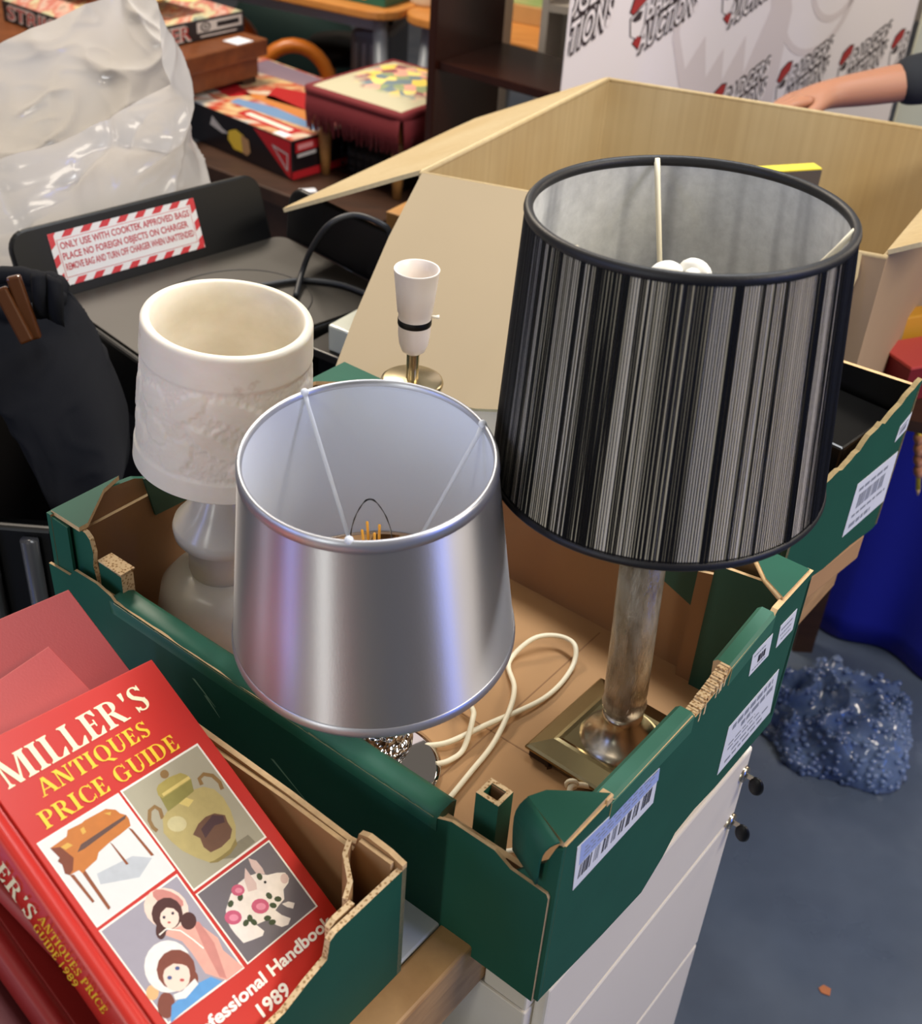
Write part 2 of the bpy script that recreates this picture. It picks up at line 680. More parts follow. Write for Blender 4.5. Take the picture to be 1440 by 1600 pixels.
# ------------------------------------------------------------------ green produce tray holding the lamps
L_, W_, H_ = .6, .42, .179
tray = thing('produce_tray', 'dark green cardboard produce tray holding the lamps, barcode sticker on its side', 'tray', Q(.3, .21, 0))
FF = frame(Q(0, 0, 0), -TU, UP)
FR = frame(Q(0, 0, 0), TV, UP)
FB = frame(Q(0, W_, 0), TU, UP)
FL = frame(Q(L_, 0, 0), -TV, UP)
t_ = .006
m = MB(frame(Q(0, 0, 0), TU, TV, -UP))
mm = MB(frame(NP, TV, TU, UP))
mm.box((t_, t_, 0.0), (W_ - t_, L_ - t_, .006), 0)
for (b0, a0, b1, a1) in ((.02, .2, .4, .2015), (.20, .02, .2015, .58)):   # fold creases
    mm.box((b0, a0, .006), (b1, a1, .0063), 1)
mm.build('base', [KRAFT, BROWN], tray)
fp = [(.004, -.016), (.15, -.012), (.32, 0), (.6, 0), (.605, .12), (.572, .122), (.563, .133), (.53, .1345), (.51, .13), (.505, .126), (.113, .124), (.098, .131),
      (.056, .131), (.04, .122), (.006, .1205), (.004, .117)]
m = MB(FF)
m.prism([(-a, z) for a, z in fp], .0029, None, (0, 1, 2), z0=.003)
m.prism([(-.05, -.01), (-.6, 0), (-.6, .118), (-.52, .121), (-.05, .119)], t_, None, (0, 1, 2), z0=-.0001)
m.prism([(-a, z) for a, z in [(.02, 0), (.58, 0), (.58, .118), (.02, .118)]], .005, None, (1, 1, 2), z0=-t_ - .0005)
wl = m.build('long_wall', [GREEN, BROWN, EDGE_FINE], tray)
# folded rim along the top of the long wall
m = MB(FF)
rim = []
nseg = 40
for k in range(nseg + 1):
    a = .112 + (.512 - .112) * k / nseg
    rim.append(a)
vs, fs = [], []
for k, a in enumerate(rim):
    j = .0007 * math.sin(k * .9) + .0005 * math.sin(k * 1.7)
    for (zz, dd) in ((.110, .0037), (.1245 + j * .4, .0037), (.1275 + j * .4, -.003), (.128 + j, -.016), (.125 + j, -.0215 + j), (.098, -.0185)):
        vs.append((-a, zz, dd))
for k in range(nseg):
    for q in range(5):
        fs.append((k * 6 + q, k * 6 + q + 1, (k + 1) * 6 + q + 1, (k + 1) * 6 + q))
fs.append(list(range(6)))
fs.append([nseg * 6 + i for i in range(5, -1, -1)])
m.add(vs, fs, 0, None, True)
m.build('folded_rim', P('green_card_fold_lit', '#27644e', .5, var=.12, vscale=40, bump=.05, bscale=80), tray)  # green lightened in colour for the light caught along the fold
# scuffs where the print has worn through
WORN = P('worn_card', '#8fae95', .8)
for a, z, ln, sl in ((.40, .095, .03, -.6), (.385, .083, .02, -.8), (.30, .06, .045, -.55), (.47, .07, .02, -.3)):
    m = MB(FF)
    m.flat([(-a, z), (-a + ln, z + ln * sl), (-a + ln, z + ln * sl + .0008), (-a + .004, z + .0012)], .0034, None, 0)
    m.build('scuff_mark', WORN, tray)
m = MB(FF)
for k in range(60):
    a = .115 + .39 * k / 60
    j = random.uniform(0, .0012)
    m.flat([(-a, .1242 + j * .3), (-a - .0066, .1242), (-a - .0066, .1250 + j), (-a, .1250 + j * .6)], .0041, None, 0)
m.build('worn_fold_line', P('worn_fold', '#a3a77f', .8), tray)
# the side wall wraps round the near corner behind the front panel
m = MB(FF)
m.prism([(.0, -.016), (-.05, -.01), (-.05, .10), (-.030, .128), (-.012, .150), (-.006, .170), (0.0, .1735)], .0042, None, (0, 1, 0), z0=-.0001)
m.build('corner_wrap', [GREEN, BROWN, EDGE_FINE], tray)
# right wall
rp = [(.0045, -.016), (.10, -.035), (.172, -.046), (.205, -.026), (.222, -.008), (.258, -.006), (.30, -.012), (.424, -.015), (.42, .189),
      (.345, .187), (.34, .182), (.262, .172), (.255, .164), (.203, .157), (.197, .163), (.073, .166), (.066, .171), (.0045, .173)]
m = MB(FR)
m.prism(rp, t_, None, (0, 1, 2))
m.prism([(.02, .006), (.40, .006), (.40, .15), (.02, .15)], .005, None, (1, 1, 2), z0=-t_ - .0005)
m.build('short_wall', [GREEN, BROWN, EDGE_FINE], tray)
for b0, b1, z0, z1 in ((.068, .199, .1665, .1625), (.262, .342, .172, .183)):
    m = MB(FR)
    vs, fs = [], []
    for k, (b, z) in enumerate(((b0, z0), (b1, z1))):
        for zz, dd in ((-.02, .0007), (-.001, .0007), (.0018, -.003), (.0018, -.014), (-.002, -.018), (-.025, -.0165)):
            vs.append((b, z + zz, dd))
    for q in range(5):
        fs.append((q, 6 + q, 6 + q + 1, q + 1))
    m.add(vs, fs + [list(range(6)), list(range(11, 5, -1))], [0] * 5 + [1, 1])
    m.build('folded_rim', [MATS['green_card_fold_lit'], EDGE_FINE], tray)
# torn corrugated stretch between the two rims
m = MB(FR)
for k in range(22):
    b = .203 + .058 * k / 21
    z = .156 + .016 * (k / 21)
    m.box((b - .0014, z - .012, -.011), (b + .0011, z + .0012 + .002 * random.random(), -.0005 + random.uniform(-.002, .001)), 0)
m.build('torn_edge', EDGE, tray)
m = MB(FF)
m.prism([(-.6, .10), (-.6, .1795), (-.570, .1785), (-.570, .10)], .003, None, (0, 0, 0), z0=-.0005)
m.build('corner_wrap', GREEN, tray)
# back and left walls
m = MB(FB)
m.prism([(0, 0), (.6, 0), (.6, .175), (.56, .178), (.52, .16), (.09, .16), (.06, .178), (0, .179)], t_, None, (0, 1, 0))
m.prism([(.02, .006), (.58, .006), (.58, .15), (.02, .15)], .004, None, (1, 1, 2), z0=-t_ - .0005)
m.build('long_wall', [GREEN, BROWN, EDGE_FINE], tray)
m = MB(FL)
lp = [(0, 0), (.42, 0), (.42, .178), (.36, .178), (.33, .165), (.12, .165), (.10, .175), (.06, .18), (.0, .182)]
m.prism([(-b, z) for b, z in lp], t_, None, (0, 1, 0))
m.prism([(-b, z) for b, z in [(.02, .006), (.40, .006), (.40, .15), (.02, .15)]], .004, None, (1, 1, 2), z0=-t_ - .0005)
m.build('short_wall', [GREEN, BROWN, EDGE_FINE], tray)
# green fold-over panels on the inside
m = MB(FL)
m.prism([(-.105, .176), (-.40, .17), (-.40, .12), (-.30, .118), (-.115, .126)], .003, None, (1, 1, 1), z0=-.0125)
m.build('fold_over', [GREEN, GREEN_IN], tray)
m = MB(FB)
m.prism([(.105, .165), (.24, .165), (.22, .14), (.105, .095)], .003, None, (0, 0, 1), z0=-.0125)
m.build('fold_over', [GREEN_IN, EDGE_FINE], tray)
# corner posts
m = MB(FB)
m.prism([(.005, .006), (.086, .006), (.086, .165), (.005, .175)], .004, None, (0, 0, 1), z0=-.022)
m.prism([(.086, .006), (.104, .006), (.104, .145), (.086, .15)], .004, None, (2, 2, 1), z0=-.018)
m.build('corner_post', [GREEN_IN, EDGE_FINE, BROWN], tray)
m = MB(FF)
m.prism([(-.597, .10), (-.597, .181), (-.552, .178), (-.546, .173), (-.543, .158), (-.546, .142), (-.542, .12), (-.541, .10)], .005, None, (0, 1, 2), z0=-t_ - .001)
m.prism([(-.541, .07), (-.541, .148), (-.508, .146), (-.508, .07)], .014, None, (0, 0, 2), z0=-t_ - .004)
m.box((-.5415, .1482, -.026), (-.5075, .1496, -.0095), 3)
m.build('corner_post', [GREEN, BROWN, EDGE, EDGE], tray)
m = MB(frame(Q(0, 0, 0), TU, TV, UP))
# hollow corrugated post seen end-on near the front corner
for lo, hi in (((.070, .018, .03), (.092, .022, .152)), ((.070, .034, .03), (.092, .038, .152)), ((.070, .022, .03), (.074, .034, .152)), ((.088, .022, .03), (.092, .034, .152))):
    m.box(lo, hi, [0, 1, 0, 0, 0, 0])
for lo, hi in (((.074, .022, .1), (.088, .023, .151)), ((.074, .033, .1), (.088, .034, .151))):
    m.box(lo, hi, 2)
m.build('corner_post', [GREEN, EDGE, BROWN], tray)


def gusset(name, pts, z, t=.005):
    """flat triangular corner shelf: pts in tray coordinates"""
    mg = MB(frame(Q(0, 0, z), TU, TV, UP * -1 if False else TU.cross(TV)))
    mg.prism(pts, t, None, (0, 1, 2) if TU.cross(TV).z > 0 else (1, 0, 2))
    return mg.build(name, [GREEN, BROWN, EDGE_FINE], tray)


# near corner shelf with its flap curled down over the front
sh = [(.002, .004), (.002, .066), (.020, .052), (.040, .036), (.047, .022)]
vs, fs, mi = [], [], []
curl = [(0, 0), (.004, -.0008), (.008, -.003), (.011, -.007), (.0125, -.012), (.013, -.022), (.0125, -.036), (.012, -.047)]
A0, A1 = V((.047, .022)), V((.004, .002))      # hinge line from far end to near corner
hn = V((-(A1 - A0).y, (A1 - A0).x)).normalized()
if hn.y > 0:
    hn = -hn
mg = MB(frame(Q(0, 0, .1765), TU, TV, TU.cross(TV)))
sgn = TU.cross(TV).z
mg.prism(sh, .004, None, (0, 1, 2) if sgn > 0 else (1, 0, 2), z0=0 if sgn > 0 else .004)
for k, (d, dz) in enumerate(curl):
    tp = 1 - .12 * k / len(curl)
    for s in (0, 1):
        p = A0.lerp(A1, .02 + (.97 * tp) * s) if s else A0.lerp(A1, .0 + .02 * k)
        vs.append((p.x + hn.x * d, p.y + hn.y * d, dz * sgn))
for k in range(len(curl) - 1):
    fs.append((2 * k, 2 * k + 1, 2 * k + 3, 2 * k + 2))
mg.add(vs, fs, 0, None, True)
gs = mg.build('corner_flap', [GREEN, BROWN, EDGE_FINE], tray)
sd = gs.modifiers.new('card', 'SOLIDIFY')
sd.thickness = .0022
sd.offset = 0
# small tan end grain where the flap and rim are cut
m = MB(frame(Q(0, 0, .1715), TU, TV, TU.cross(TV)))
m.box((-.0004, .060, -.004), (.010, .069, .004), 0)
m.build('cut_end', EDGE_FINE, tray, bevel=.001)
gusset('corner_flap', [(.003, .417), (.003, .36), (.028, .375), (.056, .405), (.05, .417)], .186)
gusset('corner_flap', [(.598, .417), (.50, .417), (.545, .40), (.59, .36), (.598, .32)], .179)
gusset('corner_flap', [(.598, .004), (.598, .085), (.590, .06), (.556, .014), (.556, .004)], .179)
# cut tan rim of the far corner shelf
m = MB(frame(Q(0, 0, 0), TU, TV, TU.cross(TV)))
m.M = frame(Q(0, 0, 0), TV, TU, UP)
m.tube([(.361, .005, .187), (.376, .028, .187), (.405, .056, .187)], .0028, 6, 0)
m.build('cut_end', EDGE_FINE, tray)


# stickers on the right wall
def barcode(mb, M, w, h, n, mi, seed, z=.0008):
    rnd = random.Random(seed)
    x = 0
    while x < w:
        bw = rnd.choice((.0008, .0012, .0018, .0026))
        mb.flat([(x, 0), (min(x + bw, w), 0), (min(x + bw, w), h), (x, h)], z, M, mi)
        x += bw + rnd.choice((.001, .0014, .0022, .0045))


m = MB(FR)
lab = [(.021, .158), (.148, .141), (.151, .097), (.027, .100)]
m.prism([(.022, .157), (.147, .141), (.150, .096), (.027, .101)], .0004, None, (0, 0, 0), z0=.0006)
xa = V((.150 - .027, .096 - .101)).normalized()
FS = Matrix(((xa.x, -xa.y, 0, .027), (xa.y, xa.x, 0, .101), (0, 0, 1, 0), (0, 0, 0, 1)))
m.flat([(.0015, .028), (.122, .028), (.119, .044), (-.002, .054)], .0007, FS, 1)
for r in range(3):
    x = .006
    while x < .108:
        ln = random.uniform(.004, .011)
        m.flat([(x, .034 + r * .0048), (x + ln, .034 + r * .0046), (x + ln, .0355 + r * .0046), (x, .0355 + r * .0048)], .0008, FS, 3)
        x += ln + .003
rnd = random.Random(4)
x = .004
groups = [(.004, .020), (.026, .032), (.038, .047), (.052, .058), (.063, .070), (.074, .079), (.085, .094), (.099, .113)]
for i, (g0, g1) in enumerate(groups):
    x = g0
    while x < g1:
        bw = rnd.choice((.0007, .001, .0016, .0022))
        m.flat([(x, .010), (x + bw, .010), (x + bw, .027), (x, .027)], .0008, FS, 2 if i not in (1, 3) else 3)
        x += bw + rnd.choice((.0008, .0012, .0018))
sb = m.build('barcode_label', [PAPER, PAPER_BLUE, INK, INK_GREY], tray)
sb['label'] = 'long white and blue barcode sticker'


def sticker(poly, rows, name, label=None, M=FR, parent=tray, seed=3):
    mb = MB(M)
    mb.prism(poly, .0004, None, (0, 0, 0), z0=.0006)
    rnd = random.Random(seed)
    (x0, y1), (x1, y1b), (x1b, y0b), (x0b, y0) = poly
    for (v0, v1, u0, u1, mi) in rows:
        def pt(u_, v_):
            top = V((x0, y1)).lerp(V((x1, y1b)), u_)
            bot = V((x0b, y0)).lerp(V((x1b, y0b)), u_)
            return bot.lerp(top, v_)
        if mi == 'bars':
            uu = u0
            while uu < u1:
                du = rnd.choice((.012, .02, .03))
                mb.flat([pt(uu, v0), pt(uu + du, v0), pt(uu + du, v1), pt(uu, v1)], .0008, None, 1)
                uu += du + rnd.choice((.012, .02, .03))
        else:
            uu = u0
            while uu < u1:
                du = min(rnd.uniform(.05, .14), u1 - uu)
                mb.flat([pt(uu, v0), pt(uu + du, v0), pt(uu + du, v1), pt(uu, v1)], .0008, None, mi)
                uu += du + .03
    o = mb.build(name, [PAPER, INK_GREY, INK], parent)
    if label:
        o['label'] = label
    return o


sticker([(.294, .076), (.398, .078), (.410, .010), (.297, .009)],
        [(.82, .92, .1, .9, 1), (.64, .74, .3, .95, 1), (.5, .53, .1, .6, 1), (.4, .43, .1, .7, 1), (.12, .17, .1, .8, 1), (.26, .3, .2, .9, 1)], 'address_label', 'white printed delivery sticker')
sticker([(.307, .159), (.348, .157), (.352, .127), (.312, .128)], [(.75, .82, .1, .7, 1), (.3, .62, .35, .75, 2), (.15, .2, .1, .8, 1)], 'stock_label', 'small white sticker', seed=8)
sticker([(.365, .155), (.401, .154), (.405, .125), (.369, .125)], [(.7, .78, .1, .8, 1), (.45, .52, .1, .8, 1), (.2, .27, .2, .8, 1)], 'stock_label', 'small plain white sticker', seed=9)

# stains on the tray floor
STAIN = P('dark_stain', '#5a3a22', .8)
for a, b, r in ((.055, .285, .008), (.13, .20, .004), (.16, .235, .003), (.10, .16, .0025), (.145, .275, .0022)):
    m = MB(frame(NP + UP * .0066, TV, TU, UP))
    m.flat([(b + r * (1 + .4 * math.sin(3 * k + a * 90)) * math.cos(k * .7), a + r * .8 * (1 + .3 * math.cos(2 * k)) * math.sin(k * .7)) for k in range(9)], 0, None, 0)
    m.build('stain', STAIN, tray)

# ------------------------------------------------------------------ lamp shades
def lean_rot(ax, ay):
    return V((0, 0, 1)).rotation_difference(V((ax, ay, 1)).normalized()).to_matrix()


def lining_mat():
    t = NT('pale_fibre_lining')
    uv = t.n('UVMap')
    uv.uv_map = 'UVMap'
    mp = t.n('Mapping')
    mp.inputs['Scale'].default_value = (26, .35, 1)
    t.l(uv.outputs[0], mp.inputs['Vector'])
    b = t.noise(mp.outputs[0], 1, 2)
    f = t.noise(t.coord('Object'), 90, 5, .7)
    c1 = t.ramp(b, [(.34, '#a9abad'), (.5, '#d8dad9'), (.8, '#e6e7e4')])  # darker vertical bands paint the threads' shadow into the lining
    c2 = t.ramp(f, [(.3, '#e6e6e6'), (.7, '#ffffff')])
    mx = t.n('MixRGB', blend_type='MULTIPLY')
    mx.inputs[0].default_value = 1
    t.l(c1, mx.inputs[1])
    t.l(c2, mx.inputs[2])
    t.l(mx.outputs[0], t.b.inputs['Base Color'])
    t.b.inputs['Roughness'].default_value = .8
    return t.m


# ---- tall brass lamp with the black string shade
BB = V((.0774, .2628, .7567))
blk = thing('table_lamp', 'tall glass and brass table lamp with large black string drum shade', 'lamp', BB, 'lamps in the green tray')
RB = Matrix.Translation(BB - V((-.0395, .014, 0)) * .0233) @ lean_rot(-.0395, .014).to_4x4()
ang = math.radians(53)
bx = V((math.cos(ang), math.sin(ang), 0))
by = V((-math.sin(ang), math.cos(ang), 0))
m = MB(frame(BB, bx, by, UP))


def sq_ring(hs, z):
    return [(hs * c[0], hs * c[1], z) for c in ((-1, -1), (1, -1), (1, 1), (-1, 1))]


hh = .065
lv = [sq_ring(hh, .010), sq_ring(hh + .001, .013), sq_ring(hh - .002, .0160), sq_ring(hh - .019, .0225), sq_ring(hh - .0225, .0232), sq_ring(hh - .026, .0218), sq_ring(hh - .028, .0218)]
vs = [p for r in lv for p in r]
fs = []
for i in range(len(lv) - 1):
    for k in range(4):
        fs.append((i * 4 + k, i * 4 + (k + 1) % 4, (i + 1) * 4 + (k + 1) % 4, (i + 1) * 4 + k))
fs.append([(len(lv) - 1) * 4 + k for k in range(4)])
fs.append([3, 2, 1, 0])
m.add(vs, fs, 0)
for c in ((-1, -1), (1, -1), (1, 1), (-1, 1)):
    m.box((c[0] * .05 - .012, c[1] * .05 - .012, 0), (c[0] * .05 + .012, c[1] * .05 + .012, .0125), 1)
m.build('base', [BRASS, P('dark_felt', '#3b2a1e', .9)], blk, bevel=.0012)
m = MB(RB)
m.lathe([(.040, .0215), (.039, .024), (.034, .028), (.027, .034), (.0215, .043), (.0195, .052), (.0195, .058), (.0001, .058)], 48)
m.build('collar', STEEL, blk)


def crackle():
    t = NT('crackle_glass')
    f = t.noise(t.coord('Object', (1, 1, .35)), 55, 5, .7)
    t.l(t.ramp(f, [(.35, '#8f7f69'), (.5, '#cbbda6'), (.7, '#f3eadb')]), t.b.inputs['Base Color'])
    t.b.inputs['Roughness'].default_value = .14
    t.b.inputs['Transmission Weight'].default_value = .75
    t.b.inputs['IOR'].default_value = 1.45
    t.bump(f, .8, .004)
    return t.m


m = MB(RB)
m.lathe([(.0001, .0585), (.018, .0585), (.0205, .063), (.0215, .070), (.020, .076), (.0205, .083), (.020, .325), (.0001, .325)], 40)
m.build('glass_column', crackle(), blk)
m = MB(RB)
m.lathe([(.0045, .06), (.0045, .323)], 16)
m.build('threaded_rod', BRASS, blk)
m = MB(RB)
m.lathe([(.022, .3255), (.022, .338), (.014, .348), (.014, .375), (.018, .377), (.018, .418), (.0001, .418)], 32)
m.build('lamp_holder', WHITE, blk)
m = MB(RB)
m.lathe([(.0001, .4185), (.022, .4185), (.022, .448), (.017, .455), (.0001, .455)], 28)
for sx, sy, an in ((-.012, .002, .4), (.011, .008, 2.4), (.006, -.012, 4.6)):
    dx = V((math.cos(an), math.sin(an), 0)) * .0085
    c_ = V((sx, sy, 0))
    m.tube(smooth_path([c_ + dx + UP * .454, c_ + dx + UP * .488, c_ + dx * .75 + UP * .5035, c_ - dx * .75 + UP * .5035, c_ - dx + UP * .488, c_ - dx + UP * .454], 6), .0068, 10)
m.build('spiral_bulb', P('white_bulb', '#f2f0ea', .3), blk)
zt, zb, rt, rb_ = .5501, .3308, .1189, .1353
m = MB(RB)
N_ = 160
m.lathe([(rb_ + (rt - rb_) * k / 12, zb + (zt - zb) * k / 12) for k in range(13)], N_)
shd = m.build('lamp_shade', P('string_backing', '#e2dacb', .8, var=.06, vscale=30), blk)
# black threads wound from rim to rim, bunched unevenly
m = MB(RB)
rnd = random.Random(11)
NTH = 800
for k in range(NTH):
    th = 2 * PI * k / NTH
    c1, s1 = math.cos(th), math.sin(th)
    den = noise.noise(V((c1 * 7, s1 * 7, 2.2))) + .7 * noise.noise(V((c1 * 19, s1 * 19, 5.2))) + .5 * noise.noise(V((c1 * 48, s1 * 48, 8.1)))
    thin = den > -.12
    if thin and k % 2:
        continue
    if not thin and rnd.random() < .08:
        continue
    th += rnd.uniform(-.0016, .0016) if thin else rnd.uniform(-.005, .005)
    sk_ = .006 * noise.noise(V((c1 * 7, s1 * 7, 9.5))) + (rnd.uniform(-.001, .001) if thin else rnd.uniform(-.006, .006))
    rr = rnd.uniform(.00028, .00044) if thin else .00055
    pts = []
    for q in range(7):
        f = q / 6
        a = th + sk_ * (f - .5) + rnd.uniform(-.0007, .0007)
        r = rt + (rb_ - rt) * f + .0009
        pts.append((r * math.cos(a), r * math.sin(a), zt + (zb - zt) * f))
    m.tube(pts, rr, 5, 0, None, False)
th_ = m.build('string_winding', P('black_thread', '#070708', .5, spec=.25), shd)
th_['kind'] = 'stuff'
m = MB(RB)
m.lathe([(rt - .0028 + (rb_ - rt) * k / 12, zt - (zt - zb) * k / 12) for k in range(13)], N_)
m.build('shade_lining', lining_mat(), shd)
for r, z in ((rt, zt), (rb_, zb)):
    m = MB(RB)
    m.lathe([(r - .0012 + .0036 * math.cos(a), z + .0044 * math.sin(a)) for a in [2 * PI * k / 12 for k in range(12)]], N_, closed=True)
    m.build('shade_trim', BLACK_SATIN, shd)
m = MB(RB)
for a in (97, 347, 222):
    a = math.radians(a)
    p0 = V((math.cos(a), math.sin(a), 0))
    m.tube([p0 * (rt - .003) + UP * (zt + .002), p0 * (rt - .012) + UP * (zt - .012), p0 * .024 + UP * .42], [.0026, .0024, .002], 8)
m.tube([V((.023 * math.cos(k * .3927), .023 * math.sin(k * .3927), .42)) for k in range(17)], .002, 8)
m.build('shade_fitter', CREAM_CORD, shd)
m = MB()
kn = atz(893, 1228, .772)
m.tube(smooth_path([kn + V((.022, .006, -.006)), kn, kn + V((-.006, -.018, -.010)), V((-.02, .13, .762)), V((-.09, .135, .762)), V((-.10, .17, .762))], 8), .0028, 8)
m.tube([kn + V((.005 * math.cos(k * .5), 0.002, .005 * math.sin(k * .5))) for k in range(14)], .0022, 8)
m.build('power_cord', CREAM_CORD, blk)

# ---- silver lamp
SB = V((-.150, .222, .7567))
sil = thing('table_lamp', 'chrome table lamp with shiny silver satin tapered shade', 'lamp', SB, 'lamps in the green tray')
m = MB(Matrix.Translation(SB))
m.lathe([(.0001, 0), (.056, 0), (.0575, .0015), (.057, .004), (.050, .0062), (.02, .0085), (.012, .011), (.0001, .011)], 72)
m.build('base', P('mirror_chrome', '#d8d3d0', .05, 1), sil)
SBs = V((-.1527, .2281, .756))
RS = Matrix.Translation(SBs) @ lean_rot(-.0355, -.1054).to_4x4()


def mosaic():
    t = NT('mirror_mosaic')
    vo = t.n('TexVoronoi', feature='F1')
    vo.inputs['Scale'].default_value = 190
    t.l(t.coord('Object'), vo.inputs['Vector'])
    t.l(t.ramp(vo.outputs['Color'], [(.2, '#6d7078'), (.6, '#d6d8de')]), t.b.inputs['Base Color'])
    t.b.inputs['Metallic'].default_value = 1
    t.b.inputs['Roughness'].default_value = .08
    t.bump(vo.outputs['Distance'], 1, .004)
    return t.m


m = MB(RS)
m.sphere((0, 0, .040), .033, n=36, m=20)
m.sphere((0, 0, .098), .028, n=36, m=20)
m.build('mosaic_ball', mosaic(), sil)
m = MB(RS)
m.lathe([(.013, .066), (.011, .072)], 24)
m.lathe([(.012, .124), (.010, .135), (.010, .19), (.017, .195), (.017, .225), (.0001, .225)], 24)
m.build('stem', CHROME, sil)
zt, zb, rt, rb_ = .3757, .1889, .0981, .1197
zr = .235


def satin(tan_name):
    t = NT('silver_satin')
    t.b.inputs['Base Color'].default_value = hexc('#c4c3c7')
    t.b.inputs['Metallic'].default_value = .92
    t.b.inputs['Roughness'].default_value = .46
    t.b.inputs['Anisotropic'].default_value = .95
    tg = t.n('Tangent')
    tg.direction_type = 'UV_MAP'
    tg.uv_map = 'UVMap'
    t.l(tg.outputs[0], t.b.inputs['Tangent'])
    t.b.inputs['Anisotropic Rotation'].default_value = .25
    f = t.noise(t.coord('Object', (1, 1, .35)), 700, 3, .7)
    t.bump(f, .06, .001)
    return t.m


SATIN = satin('u')
m = MB(RS)
m.lathe([(rb_ + (rt - rb_) * k / 10, zb + (zt - zb) * k / 10) for k in range(11)], 160)
ss = m.build('lamp_shade', SATIN, sil)
m = MB(RS)
m.lathe([(rt - .0022 + (rb_ - rt) * k / 10, zt - .0005 - (zt - zb - .001) * k / 10) for k in range(11)], 160)
m.build('shade_lining', P('white_shade_lining', '#e9effa', .7), ss)
SBIND = P('silver_binding', '#bfc0c6', .38, .8)
sl = (rt - rb_) / (zt - zb)
for r, z, s_ in ((rt, zt, -1), (rb_, zb, 1)):
    m = MB(RS)
    m.lathe([(r - .0032, z + s_ * .004), (r - .0030, z - .0002 * s_), (r - .001, z - .0014 * s_), (r + .0006, z - .0004 * s_), (r + .0012 + sl * s_ * .002, z + s_ * .002), (r + .0010 + sl * s_ * .0085, z + s_ * .0085), (r + .0002 + sl * s_ * .009, z + s_ * .009)], 160)
    m.build('shade_trim', SBIND, ss)
m = MB(RS)
for a in (128, 28, 268):
    a = math.radians(a)
    p0 = V((math.cos(a), math.sin(a), 0))
    m.tube([p0 * (rt - .002) + UP * (zt - .001), p0 * (rt - .006) + UP * (zt - .010), p0 * .021 + UP * zr], [.0022, .0018, .0018], 8)
    m.sphere(p0 * (rt - .002) + UP * (zt + .0005), .0035, n=10, m=6)
m.tube([V((.020 * math.cos(k * .3927), .020 * math.sin(k * .3927), zr)) for k in range(17)], .0018, 8)
m.build('shade_fitter', P('white_wire', '#e4e8ee', .4), ss)
m = MB(RS)
m.lathe([(.0001, .226), (.0125, .226), (.0135, .255), (.0001, .2555)], 24)
m.build('lamp_holder', BLACK, sil)
m = MB(RS)
pf = [(.0088, .256), (.0105, .262), (.0155, .274), (.0172, .285), (.0165, .297), (.0135, .310), (.009, .321), (.0045, .329), (.0001, .332)]
m.lathe(pf, 32)
bl = m.build('candle_bulb', GLASS, sil)
m = MB(RS)
for k in range(4):
    a = k * PI / 2 + .5
    m.tube([(.006 * math.cos(a), .006 * math.sin(a), .272), (.0075 * math.cos(a), .0075 * math.sin(a), .302)], .0011, 8)
m.build('filament', P('led_filament', '#f0a62c', .4), bl)
m = MB(RS)
m.lathe([(.003, .2565), (.0022, .285), (.0006, .296)], 12)
m.build('bulb_stem', GLASS, bl)
m = MB()
zc = .7605
loop = [(-.150, .165), (-.135, .222 - .0), (-.11, .249), (-.088, .254), (-.051, .28), (.006, .327), (.035, .373), (.039, .398), (.021, .412), (-.006, .404), (-.03, .378),
        (-.0245, .338), (-.029, .30), (-.044, .259), (-.065, .219), (-.085, .182)]
pts = [V((x, y, zc)) for x, y in loop]
for i in (7, 8, 9):
    pts[i].z += .012
pts[4].z += .004
pts[3].z += .002
pts[12].z += .0075
pts[11].z += .003
pts = pts[2:]
m.tube(smooth_path(pts, 10), .0028, 8)
pts = [V((x, y, zc)) for x, y in ((-.10, .31), (-.078, .308), (-.0665, .292), (-.066, .274), (-.073, .248), (-.086, .232), (-.098, .226))]
for p in pts[:4]:
    p.z += .012
pts[3].z += .002
m.tube(smooth_path(pts, 10), .0028, 8)
m.build('power_cord', CREAM_CORD, sil)

# ---- alabaster lamp
AB = V((-.3409, .4013, .7567))
ala = thing('table_lamp', 'cream alabaster lamp with a carved goblet shaped stone shade', 'lamp', AB, 'lamps in the green tray')
RA = Matrix.Translation(AB - V((.0768, -.0134, 0)) * .0233) @ lean_rot(.0768, -.0134).to_4x4()


def alabaster():
    t = NT('alabaster')
    f = t.noise(t.coord('Object', (1, 1, 1.6)), 9, 5, .6)
    f2 = t.noise(t.coord('Object'), 16, 4, .6)
    c = t.ramp(f, [(.25, '#d9cfb9'), (.5, '#e9e1d1'), (.8, '#f4eee2')])
    c2 = t.ramp(f2, [(.0, '#ffffff'), (.66, '#ffffff'), (.78, '#c39a78')])
    mx = t.n('MixRGB', blend_type='MULTIPLY')
    mx.inputs[0].default_value = .8
    t.l(c, mx.inputs[1])
    t.l(c2, mx.inputs[2])
    t.l(mx.outputs[0], t.b.inputs['Base Color'])
    t.b.inputs['Roughness'].default_value = .38
    t.b.inputs['Subsurface Weight'].default_value = .35
    t.b.inputs['Subsurface Radius'].default_value = (.02, .015, .01)
    t.b.inputs['Subsurface Scale'].default_value = .4
    t.bump(t.noise(t.coord('Object'), 120, 3), .06, .001)
    return t.m


